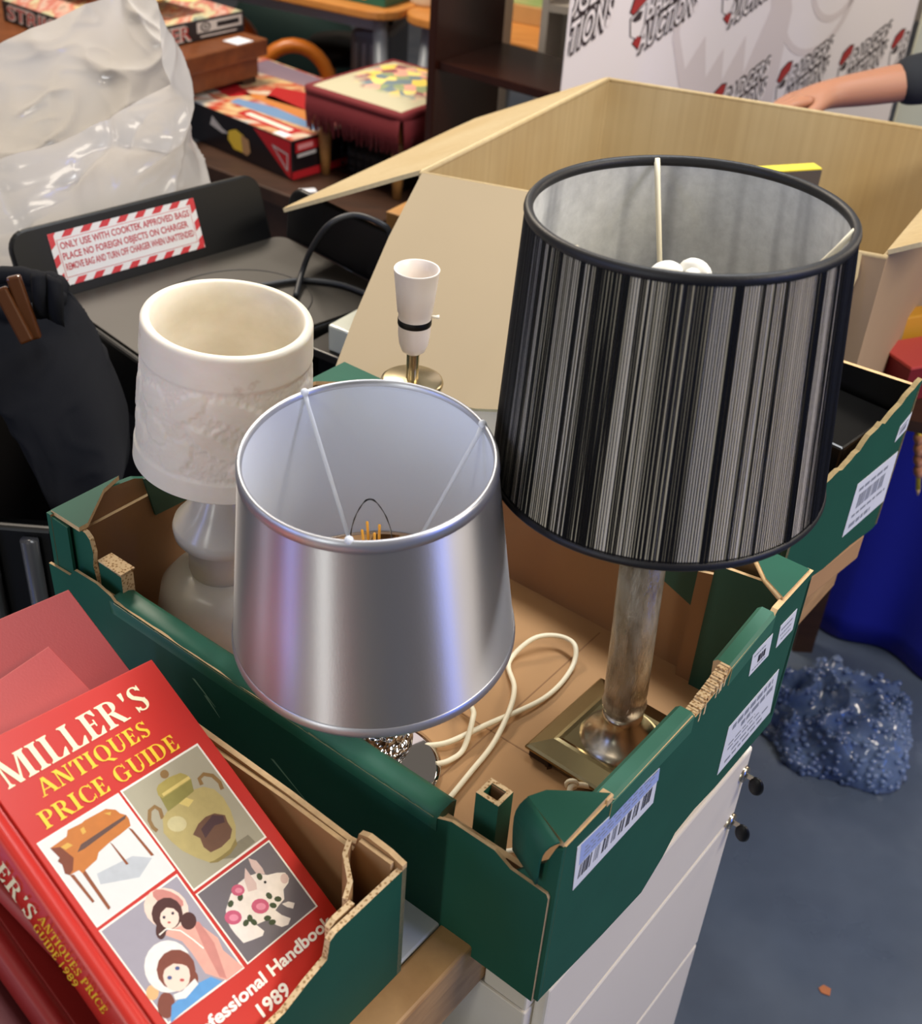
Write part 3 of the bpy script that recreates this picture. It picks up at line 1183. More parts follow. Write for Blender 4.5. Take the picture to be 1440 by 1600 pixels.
ALAB = alabaster()
ALAB2 = P('grey_alabaster', '#cfc8ba', .22, var=.12, vscale=25, Subsurface_Weight=.3, Subsurface_Radius=(.02, .015, .01), Subsurface_Scale=.4)
m = MB(RA)
m.lathe([(.0001, 0), (.062, 0), (.064, .004), (.0635, .03), (.060, .06), (.050, .075), (.036, .082), (.0001, .083)], 64)
m.build('base', ALAB2, ala)
m = MB(RA)
m.lathe([(.030, .082), (.032, .088), (.0325, .108), (.030, .116), (.0305, .119), (.047, .130), (.0485, .139), (.047, .145), (.031, .166), (.022, .184), (.0185, .200), (.019, .220), (.023, .2265), (.0001, .2275)], 56)
m.build('stem', ALAB2, ala)
zt, zb = .3748, .2252
ro_t, ro_b = .0764, .0851
LEAF = []
# carved foliage: (angle offset, height fraction, half length, half width, tilt)
pat = [(-.062, .74, .019, .013, .2), (-.020, .78, .024, .011, .75), (.026, .76, .031, .013, -.35), (-.055, .40, .017, .012, -.4), (-.030, .22, .022, .014, .9), (.006, .42, .030, .010, -.5),
       (.045, .40, .026, .011, .25), (.075, .66, .020, .012, .8), (.085, .28, .022, .013, -.3), (.036, .20, .018, .010, .5), (-.085, .2, .02, .012, .6)]


def relief(th, z):
    r0 = .081
    h0, h1 = zb + .023, zt - .034
    if z < h0 - .001 or z > h1 + .001:
        return 0
    fz = (z - h0) / (h1 - h0)
    edge = min(1, min(abs(z - h0), abs(z - h1)) / .0015)
    x = ((th - math.radians(-90 + 0)) % (2 * PI))
    per = 2 * PI / 3
    x = (x + per / 2) % per - per / 2
    x *= r0
    best = -1
    for cx, cy, rl, rw, tl in pat:
        dx, dy = x - cx, (fz - cy) * (h1 - h0)
        a = dx * math.cos(tl) + dy * math.sin(tl)
        b = -dx * math.sin(tl) + dy * math.cos(tl)
        wv = rw * (1 + .12 * math.sin(a * 700))
        q = 1 - (a / rl) ** 2 - (b / wv) ** 2
        if q > best:
            best = q
            rib = math.exp(-(b / .0011) ** 2)
    n1 = noise.noise(V((th * 42, z * 620, 1.3)))
    n2 = noise.noise(V((th * 90, z * 1200, 7.3)))
    if best > 0:
        h = -.0006 - .0004 * math.exp(-best * 9) - .0003 * rib + .0009 * min(1, best * 2.5)
    else:
        h = -.0011 + .0008 * n1 + .0007 * n2
        st = abs(fz - .52 - .16 * math.sin(x * 48))
        if st < .03:
            h += .0011 * (1 - st / .03)
    return (h - .0004) * edge


prof = [(ro_b - .012, zb), (ro_b - .004, zb - .0003), (ro_b, zb + .003)]
nz = 84
for k in range(nz + 1):
    z = zb + .004 + (zt - .004 - zb - .003) * k / nz
    prof.append((ro_b + (ro_t - ro_b) * (z - zb) / (zt - zb), z))
prof += [(ro_t - .0008, zt - .001), (ro_t - .003, zt), (ro_t - .0065, zt), (ro_t - .0085, zt - .0015)]
ni = len(prof)
prof += [(ro_t - .0095, zt - .03), (ro_t - .006, zb + .03), (.05, zb + .014), (.02, zb + .01), (.0001, zb + .01)]
m = MB(RA)
m.lathe(prof, 360, fn=lambda th, i, z: relief(th, z) if 3 <= i < 3 + nz + 1 else 0)
m.lathe([(ro_b - .012, zb), (.02, zb + .001), (.0001, zb + .001)], 64)
m.build('stone_shade', ALAB, ala)
m = MB(RA)
m.lathe([(.014, zb + .011), (.014, zb + .04), (.0001, zb + .041)], 24)
m.build('lamp_holder', WHITE, ala)
# crumpled tissue tucked behind the stone lamp
m = MB()
m.sphere((-.372, .455, .776), .020, n=24, m=14, sc=(1.1, .8, .9))
for i, p in enumerate(m.v):
    m.v[i] = p + (p - V((-.372, .455, .776))) * (.35 * noise.noise(p * 90) + .2 * noise.noise(p * 220))
tag(m.build('paper_tissue', P('tissue_paper', '#f4efe6', .9), smooth=False), 'small crumpled white tissue in the tray behind the alabaster lamp', 'tissue')

# ---- bare brass lamp with the white bulb holder
LB = V((-.1560, .562, .7567))
bay = thing('table_lamp', 'bare brass lamp without shade, white holder with black ring', 'lamp', LB, 'lamps in the green tray')
M4 = Matrix.Translation(LB)
zd = .227
m = MB(M4)
m.lathe([(.0001, 0), (.042, 0), (.042, .006), (.030, .012), (.012, .02), (.0075, .04), (.0075, zd - .004), (.0001, zd - .003)], 48)
m.build('base', BRASS_POL, bay)
m = MB(M4)
m.lathe([(.0001, zd - .004), (.031, zd - .004), (.0335, zd - .002), (.034, zd + .001), (.033, zd + .004), (.030, zd + .0055), (.0001, zd + .0062)], 56)
m.build('drip_plate', BRASS_POL, bay)
m = MB(M4)
m.lathe([(.0068, zd + .006), (.0068, zd + .038)], 28)
m.build('stem', BRASS_POL, bay)
z0 = zd + .036
m = MB(M4)
m.lathe([(.0001, z0), (.0075, z0), (.0125, z0 + .004), (.0155, z0 + .012), (.0168, z0 + .022), (.0172, z0 + .034)], 40)
m.lathe([(.0172, z0 + .041), (.0172, z0 + .047), (.0185, z0 + .049), (.0212, z0 + .074), (.0234, z0 + .094), (.0238, z0 + .0952), (.0232, z0 + .0962), (.0218, z0 + .0955), (.0205, z0 + .078), (.019, z0 + .06), (.0001, z0 + .06)], 48)
hol = m.build('lamp_holder', P('ivory_holder', '#e8dfd8', .3), bay)
m = MB(M4)
m.lathe([(.0174, z0 + .034), (.0178, z0 + .035), (.0178, z0 + .040), (.0174, z0 + .041)], 40)
m.build('holder_ring', BLACK, hol)
m = MB(M4)
m.tube([(.016, 0, z0 + .044), (.0215, -.001, z0 + .044), (.0255, -.001, z0 + .0445)], [.0017, .0017, .0024], 10)
m.build('switch', P('clear_switch', '#f2ead8', .2), hol)

# printed cover pictures of the price guide, millimetres on the cover from its top right corner
COVER=[('frame_white',[(-171.8,-80.9),(-96.9,-79.8),(-95.9,-150.2),(-170.9,-151.8)]),('bg_desk',[(-170.6,-82.1),(-98.3,-81.1),(-97.3,-148.9),(-169.7,-150.6)]),('frame_white',[(-94.8,-79.4),(-13.0,-78.2),(-12.9,-170.0),(-93.7,-170.5)]),('bg_vase',[(-93.5,-80.9),(-14.6,-79.9),(-14.5,-168.4),(-92.4,-169.0)]),('frame_white',[(-171.0,-154.0),(-96.5,-153.0),(-96.4,-235.7),(-169.0,-231.9)]),('bg_dolls',[(-169.8,-155.4),(-97.8,-154.5),(-97.8,-234.2),(-167.8,-230.6)]),('frame_white',[(-93.9,-172.8),(-12.6,-172.6),(-12.6,-235.7),(-92.9,-235.2)]),('bg_pig',[(-92.5,-173.8),(-14.1,-173.8),(-14.1,-234.6),(-91.6,-234.2)]),('p_shadow',[(-148.0,-121.0),(-117.4,-124.4),(-105.4,-133.3),(-122.7,-139.8),(-150.4,-128.6)]),('p_leg',[(-156.7,-108.1),(-153.7,-113.7),(-154.1,-145.8),(-156.6,-146.4),(-156.7,-143.4)]),('p_leg',[(-165.1,-111.2),(-162.3,-112.9),(-161.1,-136.1),(-163.2,-136.2)]),('p_leg',[(-107.0,-105.4),(-104.9,-108.2),(-102.7,-132.5),(-105.2,-131.8)]),('p_leg',[(-125.9,-106.8),(-124.8,-109.8),(-123.4,-127.7),(-125.6,-127.2)]),('p_desk',[(-165.6,-88.6),(-150.4,-87.6),(-147.1,-84.1),(-135.0,-85.0),(-132.1,-84.4),(-112.9,-85.2),(-106.8,-89.5),(-105.6,-93.4),(-102.3,-96.9),(-102.2,-100.2),(-104.4,-105.3),(-115.7,-106.6),(-125.3,-107.2),(-137.5,-109.1),(-141.8,-112.7),(-152.6,-114.4),(-156.7,-115.6),(-157.4,-112.2),(-165.4,-111.5),(-167.4,-109.0),(-165.3,-102.8),(-166.5,-99.1),(-163.9,-97.7),(-164.8,-90.3)]),('p_deskdark',[(-165.6,-88.6),(-158.8,-91.7),(-155.3,-102.9),(-161.1,-109.9),(-165.4,-111.5),(-167.4,-109.0),(-165.3,-102.8),(-166.5,-99.1),(-163.9,-97.7)]),('p_slot',[(-150.8,-101.1),(-145.1,-97.6),(-114.9,-96.8),(-102.1,-96.7),(-104.6,-98.8),(-144.8,-101.6)]),('p_gold',[(-158.8,-91.7),(-152.6,-91.6),(-150.4,-95.2),(-156.7,-95.2)]),('p_gold',[(-138.9,-88.2),(-135.5,-87.9),(-136.2,-92.1),(-139.6,-92.4)]),('p_gold',[(-116.2,-87.3),(-110.8,-89.1),(-113.1,-91.0)]),('p_vshadow',[(-61.1,-161.9),(-37.5,-159.6),(-25.7,-159.9),(-24.2,-167.5),(-47.4,-168.6)]),('p_handle',[(-77.5,-114.0),(-74.8,-106.9),(-77.7,-101.5),(-85.0,-102.2),(-90.7,-108.8),(-91.9,-115.3),(-90.5,-119.6),(-87.4,-118.7),(-88.6,-115.1),(-87.7,-109.9),(-83.2,-104.6),(-79.4,-104.1),(-78.2,-107.0),(-80.7,-113.2)]),('p_handle',[(-31.3,-108.3),(-30.4,-103.9),(-26.5,-103.2),(-21.5,-107.2),(-19.9,-113.9),(-21.8,-119.3),(-18.2,-120.0),(-16.2,-113.7),(-18.1,-105.6),(-25.1,-100.3),(-32.9,-101.8),(-34.8,-107.8)]),('p_vfoot',[(-66.9,-157.5),(-36.9,-156.6),(-39.0,-161.2),(-49.4,-164.1),(-62.5,-163.5),(-68.6,-160.6)]),('p_vase',[(-79.1,-113.6),(-70.8,-110.2),(-61.3,-109.8),(-55.1,-109.2),(-43.9,-107.1),(-32.7,-110.0),(-26.1,-116.2),(-23.8,-125.2),(-25.3,-136.3),(-30.1,-148.8),(-36.9,-156.6),(-46.5,-160.8),(-56.7,-161.3),(-64.1,-160.9),(-68.7,-159.7),(-75.2,-151.7),(-81.5,-141.4),(-84.5,-131.5),(-85.6,-122.8)]),('p_neck',[(-71.8,-111.3),(-69.9,-97.5),(-65.9,-94.8),(-40.2,-95.6),(-38.1,-100.1),(-42.4,-108.8),(-56.1,-110.3)]),('p_lid',[(-68.6,-92.5),(-65.0,-90.3),(-54.2,-89.5),(-42.4,-91.3),(-39.0,-95.4),(-37.9,-99.9),(-68.7,-100.7),(-70.5,-97.2)]),('p_gold2',[(-67.1,-97.4),(-38.2,-96.7),(-38.3,-99.2),(-67.2,-99.9)]),('p_handle',[(-51.7,-87.6),(-53.0,-88.7),(-54.7,-89.2),(-56.5,-89.0),(-57.9,-88.2),(-58.8,-87.0),(-58.8,-85.5),(-58.2,-84.0),(-56.8,-82.9),(-55.1,-82.4),(-53.4,-82.5),(-51.9,-83.3),(-51.1,-84.6),(-51.0,-86.1)]),('p_brown',[(-66.0,-136.0),(-56.6,-131.6),(-47.7,-130.2),(-39.3,-131.7),(-32.3,-137.4),(-34.2,-143.1),(-34.7,-149.5),(-40.8,-154.3),(-52.1,-155.9),(-62.5,-154.5),(-64.8,-148.2),(-62.7,-141.2)]),('p_brown2',[(-57.5,-136.1),(-41.5,-132.1),(-34.1,-137.2),(-36.2,-141.9),(-45.9,-139.5),(-58.9,-143.5)]),('p_gold2',[(-60.0,-110.6),(-51.8,-109.7),(-47.2,-114.5),(-54.8,-116.9)]),('p_pale',[(-64.9,-126.8),(-67.4,-128.6),(-70.7,-129.2),(-74.2,-128.5),(-77.3,-126.7),(-79.2,-124.1),(-79.7,-121.3),(-78.7,-118.7),(-76.2,-117.0),(-72.9,-116.3),(-69.4,-117.0),(-66.3,-118.8),(-64.3,-121.3),(-63.8,-124.2)]),('p_pig',[(-81.1,-195.2),(-69.8,-188.1),(-58.4,-185.1),(-49.3,-184.9),(-40.6,-187.3),(-33.2,-193.4),(-24.8,-196.4),(-18.7,-200.1),(-18.8,-205.3),(-22.1,-207.8),(-29.2,-209.4),(-33.8,-215.4),(-41.3,-216.5),(-46.2,-217.7),(-44.1,-223.5),(-39.4,-229.5),(-44.5,-232.0),(-50.4,-230.3),(-53.7,-226.0),(-55.3,-219.8),(-67.2,-217.1),(-64.9,-224.4),(-68.4,-226.3),(-77.0,-224.1),(-85.1,-221.6),(-86.3,-213.1),(-86.4,-207.3),(-85.2,-201.0)]),('p_pig',[(-32.1,-218.7),(-28.2,-222.6),(-32.5,-225.1),(-36.3,-221.2),(-38.1,-217.0)]),('p_ear',[(-45.8,-178.9),(-45.7,-193.0),(-48.5,-197.1),(-56.1,-194.6),(-52.7,-185.7)]),('p_ear',[(-38.4,-174.5),(-33.7,-179.6),(-33.3,-187.3),(-34.6,-191.8),(-40.6,-187.3),(-40.7,-181.3)]),('p_ear',[(-19.4,-205.3),(-20.9,-206.4),(-22.8,-207.0),(-24.5,-206.8),(-25.9,-205.9),(-26.6,-204.5),(-26.5,-202.9),(-25.6,-201.4),(-24.1,-200.3),(-22.2,-199.7),(-20.4,-199.9),(-19.0,-200.8),(-18.3,-202.2),(-18.4,-203.8)]),('p_leaf',[(-43.4,-203.5),(-41.5,-204.3),(-40.6,-206.4),(-41.2,-208.4),(-43.0,-209.3),(-44.9,-208.5),(-45.8,-206.5),(-45.2,-204.4)]),('p_leaf',[(-41.1,-210.4),(-39.1,-209.9),(-36.8,-210.8),(-35.4,-212.7),(-35.9,-214.4),(-37.9,-214.9),(-40.2,-213.9),(-41.5,-212.1)]),('p_leaf',[(-43.1,-216.1),(-45.2,-216.4),(-47.3,-215.2),(-48.3,-213.2),(-47.6,-211.6),(-45.6,-211.3),(-43.4,-212.5),(-42.4,-214.5)]),('p_leaf',[(-66.9,-208.1),(-65.8,-209.6),(-66.3,-211.6),(-68.0,-213.0),(-70.0,-212.9),(-71.1,-211.5),(-70.6,-209.4),(-68.9,-208.1)]),('p_leaf',[(-67.2,-217.4),(-69.1,-216.7),(-70.1,-214.8),(-69.8,-212.8),(-68.2,-211.8),(-66.3,-212.5),(-65.2,-214.4),(-65.6,-216.5)]),('p_leaf',[(-76.6,-212.5),(-76.5,-210.8),(-74.7,-209.5),(-72.3,-209.3),(-70.7,-210.4),(-70.8,-212.1),(-72.6,-213.4),(-75.0,-213.5)]),('p_leaf',[(-59.0,-217.1),(-57.3,-216.3),(-54.8,-216.8),(-53.1,-218.4),(-53.1,-220.1),(-54.8,-220.9),(-57.3,-220.4),(-59.0,-218.8)]),('p_leaf',[(-71.7,-192.4),(-71.7,-194.1),(-73.4,-195.5),(-75.8,-195.9),(-77.4,-194.9),(-77.4,-193.2),(-75.8,-191.8),(-73.4,-191.4)]),('p_leaf',[(-39.2,-187.9),(-37.7,-189.0),(-37.4,-191.2),(-38.7,-193.0),(-40.8,-193.5),(-42.3,-192.3),(-42.5,-190.1),(-41.3,-188.3)]),('p_leaf',[(-62.3,-192.3),(-61.7,-193.9),(-62.9,-195.8),(-65.1,-196.7),(-67.0,-196.2),(-67.6,-194.5),(-66.4,-192.7),(-64.2,-191.8)]),('p_leaf',[(-51.6,-224.3),(-53.1,-225.3),(-55.6,-225.0),(-57.6,-223.7),(-57.9,-222.0),(-56.3,-220.9),(-53.8,-221.2),(-51.8,-222.6)]),('p_rose',[(-48.6,-212.5),(-50.9,-214.0),(-54.1,-214.4),(-57.4,-213.6),(-60.2,-211.8),(-62.0,-209.3),(-62.4,-206.6),(-61.4,-204.3),(-59.0,-202.8),(-55.9,-202.4),(-52.6,-203.2),(-49.7,-205.0),(-47.9,-207.5),(-47.5,-210.2)]),('p_rose2',[(-51.2,-211.1),(-52.3,-211.8),(-54.0,-211.9),(-55.7,-211.4),(-57.3,-210.4),(-58.3,-209.1),(-58.7,-207.7),(-58.2,-206.6),(-57.1,-205.9),(-55.4,-205.9),(-53.7,-206.4),(-52.1,-207.4),(-51.0,-208.7),(-50.7,-210.0)]),('p_rose',[(-73.7,-206.4),(-75.9,-207.8),(-78.8,-208.2),(-81.9,-207.4),(-84.5,-205.7),(-86.2,-203.4),(-86.5,-200.9),(-85.6,-198.7),(-83.4,-197.2),(-80.5,-196.8),(-77.5,-197.6),(-74.8,-199.3),(-73.1,-201.6),(-72.7,-204.2)]),('p_rose2',[(-76.1,-205.1),(-77.2,-205.8),(-78.7,-205.8),(-80.3,-205.4),(-81.8,-204.4),(-82.8,-203.2),(-83.1,-201.9),(-82.6,-200.9),(-81.6,-200.2),(-80.1,-200.1),(-78.5,-200.6),(-77.0,-201.5),(-76.0,-202.8),(-75.7,-204.0)]),('p_rose',[(-57.9,-192.0),(-59.6,-193.1),(-62.0,-193.4),(-64.5,-192.9),(-66.6,-191.5),(-67.9,-189.7),(-68.2,-187.7),(-67.4,-186.0),(-65.7,-184.8),(-63.3,-184.5),(-60.9,-185.0),(-58.7,-186.3),(-57.4,-188.2),(-57.1,-190.2)]),('p_rose2',[(-59.8,-191.1),(-60.6,-191.6),(-61.8,-191.7),(-63.1,-191.3),(-64.3,-190.6),(-65.1,-189.6),(-65.3,-188.6),(-65.0,-187.8),(-64.1,-187.3),(-62.9,-187.2),(-61.6,-187.5),(-60.4,-188.3),(-59.7,-189.2),(-59.4,-190.2)]),('p_black',[(-37.8,-197.2),(-38.7,-197.6),(-39.7,-197.4),(-40.2,-196.7),(-39.9,-195.9),(-39.1,-195.5),(-38.1,-195.7),(-37.6,-196.4)]),('p_pink',[(-133.6,-181.7),(-119.8,-181.7),(-106.3,-189.0),(-99.8,-207.2),(-102.1,-216.4),(-96.6,-234.8),(-113.8,-234.3),(-124.2,-221.1),(-123.6,-203.5),(-124.5,-193.8)]),('p_pinkd',[(-108.6,-187.5),(-104.5,-190.1),(-104.6,-208.6),(-113.0,-233.4),(-116.8,-229.3),(-113.2,-205.9)]),('p_bonnet',[(-111.7,-183.5),(-117.1,-184.6),(-122.7,-183.7),(-127.9,-181.1),(-132.1,-177.0),(-134.8,-172.0),(-135.8,-166.5),(-134.8,-161.3),(-132.0,-157.0),(-127.7,-154.0),(-122.4,-152.8),(-116.8,-153.5),(-111.4,-156.0),(-107.0,-160.1),(-104.2,-165.3),(-103.3,-170.9),(-104.3,-176.2),(-107.3,-180.6)]),('p_pinkd',[(-107.0,-174.1),(-110.5,-174.1),(-115.0,-171.3),(-119.1,-166.6),(-122.0,-161.1),(-122.7,-156.4),(-121.1,-153.6),(-117.7,-153.6),(-113.2,-156.3),(-109.0,-161.1),(-106.1,-166.6),(-105.4,-171.4)]),('p_hair',[(-111.5,-178.6),(-115.8,-182.0),(-121.2,-183.4),(-126.6,-182.5),(-131.0,-179.6),(-133.6,-175.2),(-133.8,-170.3),(-131.6,-165.6),(-127.4,-162.2),(-122.0,-160.8),(-116.5,-161.5),(-112.0,-164.4),(-109.4,-168.9),(-109.2,-173.9)]),('p_hair',[(-105.9,-188.5),(-108.2,-190.3),(-111.1,-191.1),(-114.0,-190.7),(-116.3,-189.2),(-117.5,-186.9),(-117.5,-184.2),(-116.3,-181.7),(-114.0,-179.8),(-111.1,-179.0),(-108.2,-179.4),(-105.9,-180.9),(-104.6,-183.3),(-104.6,-186.0)]),('p_hair',[(-129.8,-181.2),(-131.9,-183.1),(-134.2,-184.2),(-136.3,-184.3),(-137.7,-183.3),(-138.3,-181.4),(-137.9,-179.1),(-136.5,-176.8),(-134.5,-174.8),(-132.2,-173.7),(-130.0,-173.6),(-128.5,-174.6),(-128.0,-176.5),(-128.4,-178.8)]),('p_face',[(-115.8,-179.4),(-118.6,-181.7),(-122.1,-182.7),(-125.5,-182.3),(-128.2,-180.5),(-129.7,-177.7),(-129.7,-174.5),(-128.1,-171.4),(-125.3,-169.1),(-121.9,-168.0),(-118.5,-168.4),(-115.7,-170.2),(-114.2,-173.0),(-114.2,-176.3)]),('p_hair',[(-130.0,-169.7),(-125.0,-164.5),(-114.9,-164.8),(-110.4,-172.4),(-113.6,-178.0),(-115.2,-171.6),(-119.3,-168.2)]),('p_eye',[(-124.3,-173.4),(-125.1,-173.9),(-126.0,-173.7),(-126.5,-172.9),(-126.3,-172.1),(-125.5,-171.7),(-124.5,-171.9),(-124.0,-172.6)]),('p_eye',[(-116.8,-174.7),(-117.6,-175.2),(-118.6,-175.0),(-119.1,-174.2),(-118.9,-173.4),(-118.0,-173.0),(-117.1,-173.2),(-116.6,-173.9)]),('p_lip',[(-123.2,-178.5),(-123.9,-178.8),(-124.8,-178.4),(-125.5,-177.7),(-125.5,-177.1),(-124.8,-176.9),(-123.8,-177.2),(-123.2,-177.9)]),('frame_white',[(-136.2,-181.2),(-129.2,-180.6),(-121.2,-187.4),(-117.4,-197.5),(-114.6,-207.0),(-113.5,-206.8),(-116.3,-197.3),(-120.3,-186.9),(-128.8,-179.8),(-136.3,-180.2)]),('p_hair2',[(-156.7,-224.9),(-159.6,-227.5),(-163.0,-228.9),(-166.2,-228.7),(-168.5,-227.0),(-169.5,-224.2),(-169.1,-220.8),(-167.2,-217.4),(-164.3,-214.8),(-160.9,-213.4),(-157.7,-213.6),(-155.4,-215.3),(-154.3,-218.1),(-154.8,-221.6)]),('p_peach',[(-161.1,-211.4),(-162.9,-212.9),(-165.0,-213.6),(-167.2,-213.3),(-168.8,-212.1),(-169.7,-210.3),(-169.6,-208.1),(-168.6,-206.1),(-166.9,-204.6),(-164.7,-203.9),(-162.5,-204.2),(-160.9,-205.3),(-160.0,-207.2),(-160.0,-209.4)]),('p_blue',[(-166.7,-232.1),(-158.8,-223.4),(-148.7,-223.4),(-137.5,-222.3),(-122.4,-225.4),(-117.1,-232.8),(-158.7,-231.5)]),('p_lace',[(-129.6,-211.7),(-133.9,-215.6),(-139.3,-218.0),(-145.0,-218.8),(-150.7,-217.9),(-155.7,-215.5),(-159.6,-211.7),(-162.0,-206.9),(-162.7,-201.7),(-161.7,-196.4),(-159.0,-191.6),(-154.9,-187.7),(-149.7,-185.1),(-143.9,-184.1),(-138.2,-184.9),(-133.0,-187.2),(-128.9,-191.1),(-126.3,-196.0),(-125.6,-201.4),(-126.7,-206.8)]),('p_hair2',[(-128.8,-215.0),(-133.9,-218.9),(-140.4,-220.3),(-146.9,-219.0),(-152.2,-215.3),(-155.2,-210.0),(-155.5,-204.0),(-152.9,-198.4),(-147.9,-194.5),(-141.5,-192.9),(-134.9,-194.0),(-129.5,-197.7),(-126.3,-203.2),(-126.1,-209.4)]),('p_hair2',[(-131.1,-220.9),(-133.2,-222.6),(-135.8,-223.4),(-138.3,-223.1),(-140.3,-221.7),(-141.3,-219.6),(-141.1,-217.1),(-139.9,-214.8),(-137.8,-213.0),(-135.2,-212.2),(-132.7,-212.5),(-130.7,-213.9),(-129.7,-216.0),(-129.8,-218.5)]),('p_face',[(-135.0,-215.9),(-138.8,-219.0),(-143.5,-220.2),(-148.1,-219.5),(-151.7,-216.9),(-153.7,-213.1),(-153.6,-208.6),(-151.6,-204.5),(-147.8,-201.4),(-143.2,-200.1),(-138.6,-200.7),(-134.8,-203.3),(-132.8,-207.2),(-132.8,-211.7)]),('p_hair2',[(-154.8,-203.0),(-146.4,-195.5),(-134.8,-195.9),(-128.6,-203.1),(-130.8,-212.1),(-134.8,-206.4),(-139.9,-202.2),(-146.2,-201.6)]),('p_lace',[(-153.3,-218.6),(-146.4,-220.6),(-133.3,-219.3),(-133.4,-223.7),(-147.3,-225.8),(-154.4,-222.2)]),('p_eyeb',[(-146.9,-209.2),(-148.0,-209.7),(-149.4,-209.2),(-150.2,-208.2),(-150.0,-207.1),(-148.9,-206.6),(-147.5,-207.0),(-146.7,-208.1)]),('p_eyeb',[(-138.0,-207.5),(-139.1,-207.9),(-140.5,-207.5),(-141.3,-206.5),(-141.1,-205.3),(-140.0,-204.8),(-138.6,-205.3),(-137.8,-206.3)]),('p_lip',[(-140.3,-215.7),(-141.2,-216.0),(-142.5,-215.5),(-143.4,-214.5),(-143.4,-213.6),(-142.4,-213.3),(-141.1,-213.8),(-140.3,-214.8)])]

# ------------------------------------------------------------------ tray of red books
KB = V((-.113, .008, .7505))
LT3 = .37


def QB(a, b, z):
    return KB + TU * a + TV * b + UP * z


bt = thing('produce_tray', 'green cardboard produce tray full of red books at the front left', 'tray', QB(.3, -.2, 0))
FBR = frame(QB(0, 0, 0), TV, UP)         # right wall, x = -b
FBB = frame(QB(0, 0, 0), TU, UP)         # back wall, x = a
m = MB(frame(QB(0, 0, 0), TV, TU, UP))
m.box((-.40, .008, 0), (-.01, LT3 - .01, .006))
m.build('base', KRAFT, bt)
m = MB(FBR)
m.prism([(0, 0), (0, .131), (-.078, .132), (-.084, .129), (-.087, .111), (-.106, .106), (-.130, .097), (-.30, .096), (-.40, .12), (-.40, 0)], .005, None, (0, 1, 2))
m.prism([(-.05, 0), (-.05, .131), (-.070, .1315), (-.076, .128), (-.077, .06), (-.39, .05), (-.39, 0)], .005, None, (1, 1, 2), z0=-.0075)
m.build('short_wall', [GREEN, KRAFT, EDGE], bt)
m = MB(FBB)
m.prism([(0, 0), (0, .136), (.014, .140), (.035, .1415), (.044, .138), (.047, .124), (.055, .122), (.12, .126), (.23, .128), (.30, .126), (LT3, .118), (LT3, 0)], .005, None, (0, 1, 2))
m.prism([(.008, 0), (.008, .136), (.04, .137), (.046, .121), (.12, .124), (.30, .122), (LT3 - .01, .112), (LT3 - .01, 0)], .004, None, (1, 1, 2), z0=-.0055)
m.build('long_wall', [GREEN, KRAFT, EDGE_FINE], bt)
m = MB(frame(QB(LT3, 0, 0), -TV, UP))
m.prism([(0, 0), (0, .115), (.40, .115), (.40, 0)], .005, None, (0, 1, 2))
m.build('short_wall', [GREEN, KRAFT, EDGE_FINE], bt)
m = MB(frame(QB(0, -.405, 0), TU, UP))
m.prism([(0, 0), (0, .12), (LT3, .12), (LT3, 0)], .005, None, (0, 1, 2))
m.build('long_wall', [GREEN, KRAFT, EDGE_FINE], bt)
m = MB(frame(QB(.30, -.05, .0065), -TV, UP, (-TV).cross(UP)))
m.prism([(0, 0), (.30, 0), (.30, .10), (0, .115)], .05, None, (0, 0, 1))
m.build('partition', [KRAFT, EDGE_FINE], bt)
# slanting inner liner that makes the hollow corner post
m = MB()
pts = [QB(.046, -.0105, 0), QB(.040, -.022, 0), QB(.020, -.038, 0), QB(.0125, -.052, 0)]
vs = []
for p in pts:
    q = p + V((0, 0, .006))
    vs.append(q)
    vs.append(p + V((0, 0, .134)))
m.add(vs, [(2 * k, 2 * k + 1, 2 * k + 3, 2 * k + 2) for k in range(3)])
li = m.build('corner_post', [KRAFT, EDGE], bt)
sd = li.modifiers.new('card', 'SOLIDIFY')
sd.thickness = .004
sd.material_offset_rim = 1

# ---- books
BO = V((-.33261, .13936, .94975))
BX = V((.5092, .8338, -.2134)).normalized()
BY = V((-.6769, .5411, .499))
BY = (BY - BX * BY.dot(BX)).normalized()
BN = BX.cross(BY)
FBK = frame(BO, BX, BY, BN)
COVER_COL = {'frame_white': '#f6efdf', 'bg_desk': '#dcdcd6', 'bg_vase': '#a8a188', 'bg_dolls': '#a09aa2', 'bg_pig': '#6d6668', 'p_shadow': '#b9bdbf', 'p_leg': '#8a4a24', 'p_desk': '#c0722c',
             'p_deskdark': '#7a3a1c', 'p_slot': '#5d4238', 'p_gold': '#d3a648', 'p_vshadow': '#857e66', 'p_handle': '#8a6a3c', 'p_vfoot': '#8b7a42', 'p_vase': '#b5a468', 'p_neck': '#8c8444', 'p_lid': '#a89850',
             'p_gold2': '#d6c070', 'p_brown': '#6b4a34', 'p_brown2': '#4a3030', 'p_pale': '#c9be8c', 'p_pig': '#ece0d2', 'p_ear': '#d8bcb0', 'p_leaf': '#3e4a2c', 'p_rose': '#c65a74', 'p_rose2': '#e08a9c',
             'p_black': '#1c1818', 'p_pink': '#e0a593', 'p_pinkd': '#c98478', 'p_bonnet': '#ecd0bc', 'p_hair': '#4a2622', 'p_face': '#f0d3bf', 'p_eye': '#35303c', 'p_lip': '#b8504c', 'p_hair2': '#7c4030',
             'p_peach': '#e9b27a', 'p_blue': '#5b98cc', 'p_lace': '#e8e4da', 'p_eyeb': '#4b5884'}


